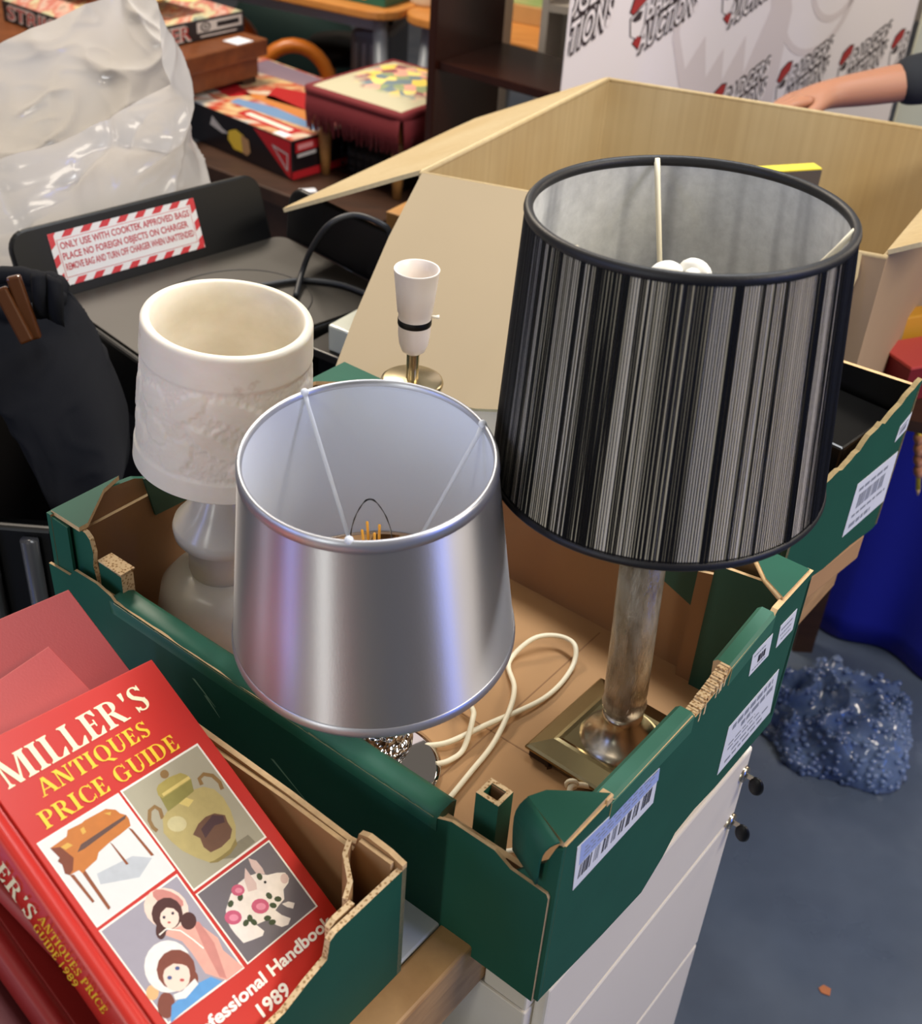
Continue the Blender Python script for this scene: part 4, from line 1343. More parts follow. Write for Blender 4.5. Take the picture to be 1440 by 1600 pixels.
def book(name, label, M, x0, x1, y0, y1, th, cov, spine_round=.006):
    """hardback lying in frame M with its front cover on z=0; spine at x0"""
    root = thing(name, label, 'book', M @ V(((x0 + x1) / 2, (y0 + y1) / 2, -th)))
    mb = MB(M)
    mb.box((x0 + .012, y0, -.003), (x1, y1, 0))
    mb.build('front_cover', cov, root, bevel=.0008)
    mb = MB(M)
    mb.box((x0 + .012, y0, -th), (x1, y1, -th + .003))
    mb.build('back_cover', cov, root, bevel=.0008)
    mb = MB(M)
    n = 12
    pr = []
    for k in range(n + 1):
        t = k / n
        z = -th * t
        pr.append((x0 - spine_round * math.sin(PI * t), z))
    vs, fs = [], []
    outer = [(x0 + .0145, -.0008), (x0 + .0115, -.0026), (x0 + .008, -.0024), (x0 + .004, -.0002)] + pr[1:-1] + [(x0 + .004, -th + .0002), (x0 + .008, -th + .0024), (x0 + .0115, -th + .0026), (x0 + .0145, -th + .0008)]
    for (x, z) in outer:
        vs += [(x, y0, z), (x, y1, z)]
    for k in range(len(outer) - 1):
        fs.append((2 * k, 2 * k + 2, 2 * k + 3, 2 * k + 1))
    mb.add(vs, fs, 0, None, True)
    sp = mb.build('spine', cov, root)
    mb = MB(M)
    mb.box((x0 + .006, y0 + .004, -th + .0031), (x1 - .004, y1 - .004, -.0031))
    mb.build('page_block', PAGES, root)
    return root, sp


bk, spn = book('hardback_book', "red Miller's antiques price guide 1989 with four pictures on its cover", FBK, -.188, 0, -.282, 0, .035, RED_BOOK, .005)
mats = [bpy.data.materials.get(n) or P(n, c, .35, var=.13 if n.startswith('p_') and n not in ('p_face', 'p_eye', 'p_lip') else .03, vscale=140) for n, c in COVER_COL.items()]
idx = {n: i for i, n in enumerate(COVER_COL)}
for nm, keys in (('cover_picture', 'vase'), ('cover_picture', 'desk'), ('cover_picture', 'pig'), ('cover_picture', 'dolls')):
    pass
order = []
cur = None
pics = {'desk': [], 'vase': [], 'dolls': [], 'pig': []}
low = {'desk': ('p_shadow', 'p_leg', 'p_desk', 'p_deskdark', 'p_slot', 'p_gold'), 'vase': ('p_vshadow', 'p_handle', 'p_vfoot', 'p_vase', 'p_neck', 'p_lid', 'p_gold2', 'p_brown', 'p_brown2', 'p_pale'),
       'pig': ('p_pig', 'p_ear', 'p_leaf', 'p_rose', 'p_rose2', 'p_black')}
last = None
for i, (mt, poly) in enumerate(COVER):
    key = None
    if mt.startswith('bg_'):
        key = mt[3:]
    elif mt == 'frame_white' and i + 1 < len(COVER) and COVER[i + 1][0].startswith('bg_'):
        key = COVER[i + 1][0][3:]
    else:
        for k, ms in low.items():
            if mt in ms:
                key = k
        key = key or 'dolls'
    pics[key].append((mt, poly))
wording = {'desk': 'picture of a writing desk', 'vase': 'picture of a lidded vase', 'dolls': 'picture of two dolls', 'pig': 'picture of a china pig'}
for key, L in pics.items():
    mb = MB(FBK)
    for j, (mt, poly) in enumerate(L):
        mb.flat([(x / 1000, y / 1000) for x, y in poly], .00025 + j * .000006, None, idx[mt])
    o = mb.build('cover_picture', mats, bk)
    o['label'] = wording[key]


def fsub(x, y, x2, y2):
    """frame on the cover with its baseline from (x,y) to (x2,y2), millimetres"""
    d = V((x2 - x, y2 - y)).normalized()
    return FBK @ Matrix(((d.x, -d.y, 0, x / 1000), (d.y, d.x, 0, y / 1000), (0, 0, 1, 0), (0, 0, 0, 1)))


WP = P('white_print', '#fdf6e6', .45)
m = MB()
roman(m, "MILLER'S", fsub(-166, -38.3, -24, -34.2), .141, .0215, track=.02)
m.build('cover_lettering', CREAM_PRINT, bk)
m = MB()
roman(m, "ANTIQUES", fsub(-147.5, -55.3, -41, -54.0), .106, .0132)
m.build('cover_lettering', YELLOW_PRINT, bk)
m = MB()
roman(m, "PRICE GUIDE", fsub(-160, -76.2, -26.7, -74.4), .1325, .0132)
m.build('cover_lettering', YELLOW_PRINT, bk)
m = MB()
put_text(m, "Professional Handbook", fsub(-167, -253.6, -10.5, -253.2), .157, .0088, bold=.03)
m.build('cover_lettering', WP, bk)
m = MB()
put_text(m, "1989", fsub(-107.5, -270.2, -77, -270.6), .031, .0095, bold=.03)
m.build('cover_lettering', WP, bk)
# spine lettering: reads down the spine
FSP = frame(BO + BX * (-.2036), -BY, -BN * -1, (-BY).cross(BN))
FSPN = frame(BO + BX * (-.188 - .0052), -BY, BN, -BX)
m = MB()
roman(m, "MILLER'S", FSPN @ Matrix.Translation((.026, -.0245, 0)), .095, .0155, z=.0004)
m.build('spine_lettering', CREAM_PRINT, spn)
m = MB()
roman(m, "ANTIQUES PRICE", FSPN @ Matrix.Translation((.123, -.0145, 0)), .077, .0085, z=.0004)
roman(m, "GUIDE", FSPN @ Matrix.Translation((.124, -.0255, 0)), .028, .0082, z=.0004)
put_text(m, "1989", FSPN @ Matrix.Translation((.156, -.0255, 0)), .018, .0082, z=.0004)
m.build('spine_lettering', YELLOW_PRINT, spn)
m = MB()
put_text(m, "5", FSPN @ Matrix.Translation((.208, -.019, 0)), .006, .008, z=.0004)
m.build('spine_lettering', WP, spn)
rot = Matrix.Rotation(math.radians(9), 4, 'Z')
MC = FBK @ Matrix.Translation((-.045, .058, -.0364)) @ rot
book('hardback_book', 'faded plain red cloth book directly beneath the price guide', MC, -.165, 0, -.25, 0, .016, RED_CLOTH2, .003)
MB_ = FBK @ Matrix.Translation((.017, .1035, -.0545)) @ Matrix.Rotation(math.radians(1), 4, 'Z')
MD = FBK @ Matrix.Translation((-.03, .04, -.0800))
book('hardback_book', 'maroon cloth book lowest of the red books at the bottom left corner', MD, -.235, 0, -.30, 0, .022, P('maroon_book_cloth', '#5e2024', .55, var=.08, vscale=12), .004)
book('hardback_book', 'large dark red cloth book at the back of the book tray', MB_, -.226, 0, -.375, 0, .024, RED_CLOTH, .004)

# ------------------------------------------------------------------ second tray behind
RA_ = math.radians(48.5)
SV = V((math.cos(RA_), math.sin(RA_), 0))
SU = V((-math.sin(RA_), math.cos(RA_), 0))
R0 = V((.266, .4715, .800))


def QR(a, b, z):
    return R0 + SU * a + SV * b + UP * z


LR, WR = .215, .235
rt = thing('produce_tray', 'torn green cardboard tray of black things behind the string shade, white delivery sticker', 'tray', QR(.12, .1, 0))
FRR = frame(QR(0, 0, 0), SV, UP)
m = MB(frame(QR(0, 0, 0), SV, SU, UP))
m.box((-.014, .0065, 0), (LR - .0065, WR - .0065, .005))
m.build('base', KRAFT, rt)
rpoly = [(-.02, 0), (-.02, .115)]
for k in range(30):
    b = -.015 + .23 * k / 29
    z = .117 + .076 * (b + .015) / .23 + (.005 if (k // 5) % 2 else 0) + random.uniform(-.0015, .0015)
    rpoly.append((b, z))
rpoly += [(LR, .19), (LR, .0), (LR - .01, -.004), (.15, -.002), (.09, -.006), (.04, -.001)]
m = MB(FRR)
m.prism(rpoly, .006, None, (0, 1, 2))
m.build('short_wall', [GREEN, BROWN, P('shaded_torn_edge', '#8d7a55', .9, var=.35, vscale=200)], rt)  # torn edge colour darkened to stand in for shade
m = MB(frame(QR(0, LR, 0), SU, UP))
m.prism([(0, 0), (0, .19), (WR, .17), (WR, 0)], .006, None, (0, 1, 2))
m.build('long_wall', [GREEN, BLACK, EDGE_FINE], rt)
m = MB(frame(QR(0, -.02, 0), -SU, UP))
m.prism([(0, 0), (0, .115), (-WR, .12), (-WR, 0)], .006, None, (0, 1, 2))
m.build('long_wall', [GREEN, BROWN, EDGE_FINE], rt)
m = MB(frame(QR(WR, 0, 0), -SV, UP))
m.prism([(.02, 0), (.02, .12), (-LR, .16), (-LR, 0)], .006, None, (0, 1, 2))
m.build('short_wall', [GREEN, BROWN, EDGE_FINE], rt)
sticker([(.117, .100), (.208, .106), (.212, .034), (.118, .026)], [(.8, .86, .1, .8, 1), (.45, .72, .15, .8, 'bars'), (.3, .35, .1, .9, 1), (.1, .18, .1, .6, 1)], 'address_label', 'white delivery sticker', FRR, rt, 5)
sticker([(.190, .146), (.2125, .157), (.2115, .134), (.188, .126)], [(.7, .8, .1, .8, 1), (.25, .6, .2, .8, 'bars')], 'stock_label', 'small white sticker', FRR, rt, 6)
# what lies in it
m = MB(frame(QR(.012, .01, .006), SV, SU, UP))
m.box((.0, .0, 0), (.135, .20, .095))
bb = m.build('black_box', BLACK, bevel=.004)
tag(bb, 'black plastic box lying inside the torn green tray', 'box')
m = MB(frame(QR(.014, .085, .103), SV, SU, UP))
m.box((0, 0, 0), (.118, .19, .05))
dv = m.build('black_case', P('shiny_black', '#0b0b0b', .22), bevel=.003)
tag(dv, 'flat glossy black case on the black box in the torn tray', 'case')
# flat brown board under it
m = MB(frame(QR(0, 0, 0), SV, SU, UP))
m.box((-.015, .003, -.0495), (.20, .20, -.0065))
tag(m.build('flattened_box', P('flattened_card', '#b48a5f', .7, var=.1, vscale=15), bevel=.006), 'flat brown cardboard box under the torn green tray', 'box')

# ------------------------------------------------------------------ big brown carton
CA, CB, CC = V((-.184, 1.019, 1.05)), V((.099, 1.539, 1.05)), V((.407, .850, 1.05))
CD = CB + CC - CA
cx = (CC - CA).normalized()
cy = UP.cross(cx)
LX, LY = (CC - CA).length, (CB - CA).length
ctn = thing('cardboard_carton', 'big open brown cardboard carton with folded out flaps behind the lamps', 'carton', ((CA + CD) / 2).xy.to_3d() + V((0, 0, .751)))
BASEZ = .7515
hgt = 1.05 - BASEZ
dAB = (CB - CA).normalized()


def wall_panel(p, q, inward, name='wall', dz=0, ext=None):
    d = (q - p).normalized()
    n_out = d.cross(UP)
    if n_out.dot(inward) > 0:
        n_out = -n_out
        p, q, d = q, p, -d
    L = (q - p).length
    mb = MB(frame(V((p.x, p.y, BASEZ)), d, UP, n_out))
    mb.prism([(0, 0), (L, 0), (L, hgt - .004), (L * .7, hgt - .003), (L * .3, hgt - .003), (0, hgt - .004)], .006, None, (0, 1, 2))
    # rounded crease bead along the top
    mb.tube([(0, hgt - .0035, -.003), (L, hgt - .0035, -.003)], .0036, 8, 1)
    return mb.build(name, [CARTON_OUT, CARTON, CARTON_EDGE], ctn)


cen = (CA + CD) / 2
for p, q in ((CA, CB), (CB, CD), (CD, CC), (CC, CA)):
    wall_panel(p, q, cen - (p + q) / 2)
m = MB()
m.add([V((p.x, p.y, BASEZ + .002)) for p in (CA, CC, CD, CB)], [(0, 1, 2, 3)])
bs = m.build('base', CARTON, ctn)
sd = bs.modifiers.new('card', 'SOLIDIFY')
sd.thickness = .004
nF = V((-.274, -.962, 0)).normalized()
# front flap hanging down toward the green tray
e = math.radians(-25)
fd = (nF * math.cos(e) + UP * math.sin(e)).normalized()
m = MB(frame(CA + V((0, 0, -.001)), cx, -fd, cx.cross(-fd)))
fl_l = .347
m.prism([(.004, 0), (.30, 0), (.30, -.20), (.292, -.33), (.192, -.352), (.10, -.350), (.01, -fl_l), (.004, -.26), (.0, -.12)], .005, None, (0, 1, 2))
fo = m.build('flap', [FLAPCARD_SHADED, CARTON_OUT, CARTON_EDGE], ctn)
# right piece of the front flap
e2 = math.radians(-62)
fd2 = (nF * math.cos(e2) + UP * math.sin(e2)).normalized()
m = MB(frame(CA + V((0, 0, -.001)), cx, -fd2, cx.cross(-fd2)))
m.prism([(LX - .16, 0), (LX - .03, 0), (LX - .028, -.03), (LX - .036, -.07), (LX - .05, -.13), (LX - .08, -.15), (LX - .16, -.16)], .005, None, (0, 1, 2))
m.build('flap', [CARTON, CARTON_OUT, CARTON_EDGE], ctn)
# side flap sticking out to the left
mL = V((-dAB.y, dAB.x, 0))
if mL.x > 0:
    mL = -mL
e = math.radians(-26)
sdir = (mL * math.cos(e) + UP * math.sin(e)).normalized()
m = MB(frame(CA + V((0, 0, .001)), dAB, sdir, dAB.cross(sdir)))
pl = [(.004, 0), (LY - .006, 0), (LY - .012, .06), (LY - .04, .255), (LY * .8, .262), (LY * .55, .259), (LY * .3, .264), (.02, .268), (.003, .262), (.002, .15), (.006, .05)]
m.prism(pl, .006, None, (1, 0, 2))
m.build('flap', [CARTON, CARTON, CARTON_EDGE], ctn)
# right flap, bent up and out beyond the right wall
mR = -mL
e = math.radians(28)
rdir = (mR * math.cos(e) + UP * math.sin(e)).normalized()
m = MB(frame(CC + V((0, 0, .0)), dAB, rdir, dAB.cross(rdir)))
m.prism([(.006, 0), (LY - .01, 0), (LY - .01, .2), (.10, .22), (.055, .16), (.035, .10), (.01, .04)], .006, None, (1, 0, 2))
m.build('flap', [CARTON, CARTON, CARTON_EDGE], ctn)
# table under the carton
ct = thing('side_table', 'small dark wooden table carrying the big cardboard carton', 'table', (cen.x, cen.y, 0))
FTC = frame(V((CA.x, CA.y, 0)), cx, cy, UP)
sk = dAB.dot(cx)


def ctp(a, b):
    return V((CA.x, CA.y, 0)) + cx * a + dAB * b


m = MB()
q = [ctp(.03, .12), ctp(.60, .12), ctp(.62, .165), ctp(.82, .165), ctp(.82, .32), ctp(.60, .34), ctp(.60, .57), ctp(.03, .57)]
m.prism([(p.x, p.y) for p in q], .018, Matrix.Translation((0, 0, .7505)))
m.build('table_top', DARKBROWN, ct)
for a, b in ((.06, .15), (.40, .15), (.57, .54), (.06, .54)):
    p = ctp(a, b)
    m = MB()
    m.box((p.x - .02, p.y - .02, 0), (p.x + .02, p.y + .02, .7322))
    m.build('leg', DARKBROWN, ct)
# book inside the carton
bd = V((.9, -.43, 0)).normalized()
bp = V((.262, 1.30, .7575))
bpos = aty(1272, 258, 1.30)
m = MB()
root = thing('hardback_book', 'dark book with yellow edged cover standing inside the carton', 'book', (bpos.x - .08, bpos.y - .03, .758))
bdir = V((-.93, -.36, 0)).normalized()
FBI = frame(V((bpos.x, bpos.y, .7585)), -bdir, UP)
ht = bpos.z - .7585
m = MB(FBI)
m.prism([(0, 0), (0, ht), (-.17, ht - .0), (-.17, 0)], .003, None, (0, 0, 0))
m.prism([(0, 0), (0, ht), (-.17, ht - .0), (-.17, 0)], .003, None, (0, 0, 0), z0=.022)
cv = m.build('cover', P('slate_cover', '#4a474d', .5), root)
m = MB(FBI)
m.prism([(-.002, .003), (-.002, ht - .002), (-.168, ht - .002), (-.168, .003)], .0158, None, (0, 0, 0), z0=.0178)
m.prism([(0, ht + .0005), (0, ht + .0025), (-.17, ht + .0025), (-.17, ht + .0005)], .024, None, (1, 1, 1), z0=.021)
m.build('page_block', [PAGES, P('yellow_edge', '#e8d94a', .5)], root)

# ------------------------------------------------------------------ black bag charger with its warning sticker
GBL, GBR, GFR = V((-.676, .956, .85)), V((-.41, 1.236, .85)), V((-.214, 1.044, .85))
e1 = (GBR - GBL).normalized()
e2 = (GFR - GBR)
e2 = (e2 - e1 * e2.dot(e1)).normalized()
L1, L2 = (GBR - GBL).length, (GFR - GBR).length
FG = frame(GBL, e2, e1, e2.cross(e1))
FG = frame(GBL, e1, -e2, UP)      # x along the back lip, y away from the viewer, z up
ch = thing('bag_charger', 'black delivery bag charger with raised lips and red warning sticker', 'charger', GBL + e1 * L1 / 2 + e2 * L2 / 2 - UP * .1)


def rounded(x0, y0, x1, y1, r, n=6):
    out = []
    for cx_, cy_, a in ((x1 - r, y0 + r, -90), (x1 - r, y1 - r, 0), (x0 + r, y1 - r, 90), (x0 + r, y0 + r, 180)):
        for k in range(n + 1):
            t = math.radians(a + 90 * k / n)
            out.append((cx_ + r * math.cos(t), cy_ + r * math.sin(t)))
    return out


m = MB(FG)
m.prism(rounded(-.008, -L2 - .004, L1 + .004, .006, .03), .098, None, (0, 0, 0), z0=-.002)
m.build('body', BLACK, ch, bevel=.004)
PANEL = P('charger_panel', '#2f2a23', .5, var=.1, vscale=12)
m = MB(FG)
m.prism(rounded(0, -L2, L1, 0, .02), .003, None, (0, 0, 0), z0=.0015)
m.build('charging_plate', PANEL, ch, bevel=.001)
m = MB(FG)
rp_ = [(L1 * .5 + .11 * math.cos(a), -L2 * .55 + .10 * math.sin(a), .0016) for a in [2 * PI * k / 60 for k in range(61)]]
m.tube(rp_, .0012, 6)
m.build('plate_ring', P('ring_groove', '#25221f', .5), ch)


def lip(pts_lo, d, hgt_, name):
    """upright lip with rounded upper corners along direction d from point pts_lo"""
    p, L, out = pts_lo
    up_ = (UP + out).normalized()
    mb = MB(frame(p, d, up_, d.cross(up_)))
    r = .028
    poly = [(0, 0), (L, 0)]
    for cx_, a in ((L - r, 0), (r, 90)):
        for k in range(7):
            t = math.radians(a + 90 * k / 6)
            poly.append((cx_ + r * math.cos(t), hgt_ - r + r * math.sin(t)))
    mb.prism(poly, .012, None, (0, 0, 0))
    return mb.build(name, BLACK, ch, bevel=.004)


lb = GBL - e1 * .045 - e2 * .001 - UP * .006
TILT = -e2 * .36
LUP = (UP + TILT).normalized()
lip((lb, L1 + .03, TILT), e1, .108, 'lip')
lip((GBR + e1 * .010 - e2 * .004 - UP * .006, L2 + .03, e1 * .12), e2, .084, 'lip')
# sticker: find its corners on the lip plane
nl = e1.cross(LUP)


def on_plane(x, y, p0, n):
    d = ray(x, y)
    return CAM + d * ((p0 - CAM).dot(n) / d.dot(n))


s0 = on_plane(97, 449, lb, nl)
s1 = on_plane(319, 381, lb, nl)
s3 = on_plane(60, 378, lb, nl)
sx0, sz0 = (s0 - lb).dot(e1), (s0 - lb).dot(LUP)
sx1 = (s1 - lb).dot(e1)
hS = .074
FST = frame(lb + e1 * sx0 + LUP * sz0, e1, LUP, nl)
wS = sx1 - sx0
m = MB(FST)
m.prism([(0, 0), (wS, 0), (wS, hS), (0, hS)], .0004, None, (0, 0, 0), z0=.0008)
bw = .0105
k = 0
x = -.01
m2 = []
while x < wS:
    for y0, y1 in ((0, bw * .8), (hS - bw * .8, hS)):
        x0, x1 = x, x + .0145
        a = [(x0, y0), (x1, y0), (x1 + .008, y1), (x0 + .008, y1)]
        a = [(min(max(px_, 0), wS), py_) for px_, py_ in a]
        if a[1][0] - a[0][0] > .0005 or a[2][0] - a[3][0] > .0005:
            m.flat(a, .001, None, 1)
    x += .029
y = 0
while y < hS:
    for x0, x1 in ((0, bw * .8), (wS - bw * .8, wS)):
        a = [(x0, y), (x1, y + .006), (x1, min(y + .019, hS)), (x0, min(y + .013, hS))]
        m.flat(a, .0011, None, 1)
    y += .026
m.flat([(bw, bw), (wS - bw, bw), (wS - bw, hS - bw), (bw, hS - bw)], .0012, None, 1)
m.flat([(bw + .0007, bw + .0007), (wS - bw - .0007, bw + .0007), (wS - bw - .0007, hS - bw - .0007), (bw + .0007, hS - bw - .0007)], .0013, None, 0)
tw = wS - 2 * bw - .006
for i, s in enumerate(("ONLY USE WITH COOKTEK APPROVED BAGS", "PLACE NO FOREIGN OBJECTS ON CHARGER", "REMOVE BAG AND TURN OFF CHARGER WHEN UNATTENDED")):
    put_text(m, s, FST.inverted() @ FST @ Matrix.Translation((bw + .003, hS - bw - .0135 - i * .0148, 0)), tw if i != 1 else tw * .97, .0092, z=.0016, bold=.022, mi=2)
st = m.build('warning_sticker', [P('sticker_white', '#d9d6d2', .4), P('sticker_red', '#c22a30', .45), P('sticker_text', '#b53a42', .5)], ch)
st['label'] = 'red and white striped warning sticker'
# cabinet under the charger and carrier bag
dc = thing('low_cabinet', 'dark cabinet under the black charger and the white carrier bag', 'cabinet', GBL + e1 * .15 - e2 * .1 - UP * .85)
NEARBLACK = P('ebonised_wood', '#120d0a', .5)
FDC = frame(GBL - UP * .85, e1, -e2, UP)
ell_ = [(.0, -L2), (L1, -L2), (L1, .47), (-.32, .47), (-.32, .03), (.0, .03)]
m = MB(FDC)
m.prism(ell_, .70, Matrix.Translation((0, 0, .7)))
m.build('body', NEARBLACK, dc)
m = MB(FDC)
m.prism(ell_, .0485, Matrix.Translation((0, 0, .7495)))
m.build('cabinet_top', NEARBLACK, dc, bevel=.003)
# black mains lead lying over it
m = MB()
pts = [atz(600, 352, .96), atz(560, 335, .965), atz(520, 345, .95), atz(488, 385, .90), atz(470, 430, .862), atz(468, 458, .8565), atz(520, 448, .8555), atz(590, 468, .8555), atz(560, 452, .8555), atz(480, 442, .856), atz(410, 438, .8555), atz(370, 446, .8555)]
pts = [atz(612, 372, .945), atz(600, 352, .968), atz(555, 336, .972), atz(515, 350, .96), atz(487, 388, .91), atz(472, 425, .868), atz(462, 462, .8566)]
m.tube(smooth_path(pts, 8), .0042, 10)
pts = [atz(580, 462, .8566), atz(530, 444, .8566), atz(470, 438, .8566), atz(420, 444, .8566), atz(380, 450, .8566)]
m.tube(smooth_path(pts, 8), .0042, 10)
m.build('mains_lead', P('grey_rubber', '#26272a', .5), ch)

# ------------------------------------------------------------------ pale foam block on a dark ledge
f0, f1, f2 = atz(515, 505, .878), atz(597, 456, .878), atz(580, 530, .878)
fx = (f2 - f0).normalized()
fy = UP.cross(fx)
lf, wf = (f2 - f0).length + .03, .075
FFO = frame(V((f0.x, f0.y, .7505)), fx, fy, UP)
m = MB(FFO)
m.box((-.035, -.012, .075), (lf + .01, .07, .088))
lh = m.build('ledge', P('dark_board', '#2b2723', .3), None, bevel=.002)
tag(lh, 'narrow dark ledge between the charger and the carton under the pale foam', 'board')
m = MB(FFO)
m.box((-.02, .0, .0), (lf, .06, .0745))
tag(m.build('ledge_support', BLACK, None), 'black block holding up the dark ledge under the pale foam', 'block')
m = MB(FFO)
m.box((.0, -.004, .0885), (lf, wf, .1275))
FOAM = P('wrapped_foam', '#c9c9b8', .28, bump=.6, bscale=60, Coat_Weight=.5)
fo = m.build('foam_block', FOAM, None, bevel=.003)
tag(fo, 'pale wrapped foam block between the charger and the carton flap', 'foam block')

# ------------------------------------------------------------------ white carrier bag
def carrier():
    c = GBL + e1 * .035 - e2 * .225 - UP * .099
    na, nb = 300, 120
    vs, fs = [], []
    for j in range(nb + 1):
        s = j / nb
        for i in range(na):
            t = 2 * PI * i / na
            ct_, st_ = math.cos(t), math.sin(t)
            X = math.copysign(abs(ct_) ** .6, ct_)
            Y = math.copysign(abs(st_) ** .75, st_)
            back = .5 + .5 * Y
            xr = (X + 1) / 2
            topb = .30 + .125 * max(0, (xr - .25) / .75) ** 1.1
            topf = .285 + .06 * xr ** 2 - .03 * math.sin(xr * PI)
            if xr > .88:
                topf += (xr - .88) * .55
            top = topf + (topb - topf) * min(1, max(0, (Y + .75) / 1.2))
            h = top * s
            wx = .33 * (1 - .22 * (h / .42) ** 1.2) + .008 * math.sin(h * 22 + 1)
            wy = .14 * (1 - .5 * max(0, (h - .10) / .32))
            x = X * wx
            y = Y * wy
            p = V((x + .03 * h / .4, y, h))
            # sharp folds of thin film
            def ridge(v_):
                return 1 - min(1, abs(noise.noise(v_)) * 3.2)
            f1 = ridge(V((p.x * 5 + p.z * 3, p.z * 6 - p.x * 2, Y * 1.4)))
            f2 = ridge(V((p.x * 9 - p.z * 8, p.z * 7 + p.x * 3, 5 + Y)))
            f3 = ridge(V((p.x * 18 + p.z * 16, p.z * 17 - p.x * 6, 9 + Y)))
            f4 = noise.noise(V((p.x * 7, p.z * 7, 3 + Y)))
            d = (.018 * f1 ** 1.6 + .010 * f2 ** 2 + .003 * f3 ** 2 + .016 * f4) * min(1, s * 4) * (1 - .2 * s)
            nrm = V((ct_ * .45, st_, 0)).normalized()
            p += nrm * d
            vs.append(c + e1 * p.x - e2 * p.y + UP * max(p.z, .0))
    for j in range(nb):
        for i in range(na):
            fs.append((j * na + i, j * na + (i + 1) % na, (j + 1) * na + (i + 1) % na, (j + 1) * na + i))
    fs.append(list(range(na - 1, -1, -1)))
    mb = MB()
    mb.add(vs, fs, 0, None, True)
    t = NT('white_polythene')
    t.b.inputs['Base Color'].default_value = hexc('#c0bcb9')
    t.b.inputs['Roughness'].default_value = .22
    t.b.inputs['Coat Weight'].default_value = .4
    tl = t.n('BsdfTranslucent')
    tl.inputs['Color'].default_value = hexc('#efece8')
    mx = t.n('MixShader')
    mx.inputs[0].default_value = .42
    t.l(t.b.outputs[0], mx.inputs[1])
    t.l(tl.outputs[0], mx.inputs[2])
    t.l(mx.outputs[0], t.t.nodes['Material Output'].inputs['Surface'])
    o = mb.build('carrier_bag', t.m, None)
    tag(o, 'large open white polythene carrier bag behind the warning sticker', 'bag')


carrier()

# ------------------------------------------------------------------ black cloth bag at the left
def black_bag():
    root = thing('cloth_bag', 'long black cloth bag leaning at the left edge, brown wooden slats in its mouth', 'bag', (-.62, .70, .70))
    na, nb = 96, 60
    vs, fs = [], []
    for j in range(nb + 1):
        t = j / nb
        Yd = .655 + (.80 - .655) * t
        r_ = aty(207 + (92 - 207) * t + 10 * math.sin(PI * t), 700 + (462 - 700) * t, Yd)
        l_ = aty(112 + (-95 - 112) * t, 778 + (450 - 778) * t, Yd)
        c_ = (r_ + l_) / 2
        hw = (r_ - l_) / 2
        dp = V((.18, .85, .5)).normalized()
        dp = (dp - hw.normalized() * dp.dot(hw.normalized())).normalized()
        hd_ = .072 * (1 - t) ** .6 + .022
        end = min(1, .35 + t * 9)
        for i in range(na):
            a = 2 * PI * i / na
            X = math.copysign(abs(math.cos(a)) ** .6, math.cos(a))
            Y = math.copysign(abs(math.sin(a)) ** .6, math.sin(a))
            q = V((X * 2.2, Y * 2.2, t * 4.5))
            w_ = .010 * noise.noise(q * .7) + .005 * (1 - min(1, abs(noise.noise(q * .8 + V((4, 1, t * 1.5)))) * 2.5)) ** 2
            vs.append(c_ + hw * X * (1 + w_ * 3) * (.9 + .1 * end) + dp * (Y * hd_ * end + w_ * (1 if Y > 0 else -1)))
    for j in range(nb):
        for i in range(na):
            fs.append((j * na + i, j * na + (i + 1) % na, (j + 1) * na + (i + 1) % na, (j + 1) * na + i))
    mb = MB()
    mb.add(vs, fs + [list(range(na - 1, -1, -1))], 0, None, True)
    o = mb.build('bag_body', P('black_canvas', '#131419', .9, bump=.15, bscale=900, spec=.2), root)
    sd_ = o.modifiers.new('cloth', 'SOLIDIFY')
    sd_.thickness = .003
    # folded over mouth of the bag
    mb = MB()
    top = [vs[nb * na + i] for i in range(na)]
    mb.tube(top + [top[0]], .011, 10)
    mb.build('bag_hem', MATS['black_canvas'], root)
    mb = MB()
    fl_ = []
    for j in range(9):
        for i in range(13):
            px_, py_ = 52 + i * 3.4 + j * .6, 428 + i * 1.0 + j * 8.5 - 6 * math.sin(i / 12 * PI)
            fl_.append(aty(px_, py_, .742 - .012 * math.sin(j / 8 * PI) - .006 * math.sin(i * .8)))
    ff = [(j * 13 + i, j * 13 + i + 1, (j + 1) * 13 + i + 1, (j + 1) * 13 + i) for j in range(8) for i in range(12)]
    mb.add(fl_, ff, 0, None, True)
    o = mb.build('bag_flap', MATS['black_canvas'], root)
    o.modifiers.new('cloth', 'SOLIDIFY').thickness = .004
    return root


black_bag()
m = MB()
for x0, y0, x1, y1, Y in ((22, 436, 50, 515, .726), (2, 455, 36, 520, .716)):
    a_, b_ = aty(x0, y0, Y), aty(x1, y1, Y - .008)
    d_ = (a_ - b_).normalized()
    n_ = V((.25, -1, .2))
    n_ = (n_ - d_ * n_.dot(d_)).normalized()
    x_ = d_.cross(n_)
    mm_ = frame(b_, x_, d_, n_)
    m.box((-.0085, -.012, -.006), (.0085, (a_ - b_).length + .004, .006), 0, mm_)
tag(m.build('wooden_ornament', P('glossy_brown_wood', '#4c2a14', .16), bevel=.003), 'glossy brown wooden slats in the mouth of the black cloth bag', 'ornament')
# dark ribbed bin at far left, the bag rests on its lid
rb = thing('ribbed_bin', 'dark ribbed plastic bin at the left edge below the cloth bag', 'bin', (-.68, .62, 0))
m = MB()
m.box((-.84, .505, 0), (-.53, .78, .60))
m.build('body', P('matt_black', '#060606', .95, spec=.05), rb, bevel=.01)
m = MB()
m.box((-.84, .492, 0), (-.545, .504, .80))
m.build('back_panel', BLACK, rb, bevel=.004)
for k in range(6):
    m = MB()
    xk = -.82 + k * .05
    m.tube([(xk, .486, .02), (xk, .486, .79)], .010, 14)
    m.build('rib', P('grey_black_plastic', '#37373a', .3), rb)

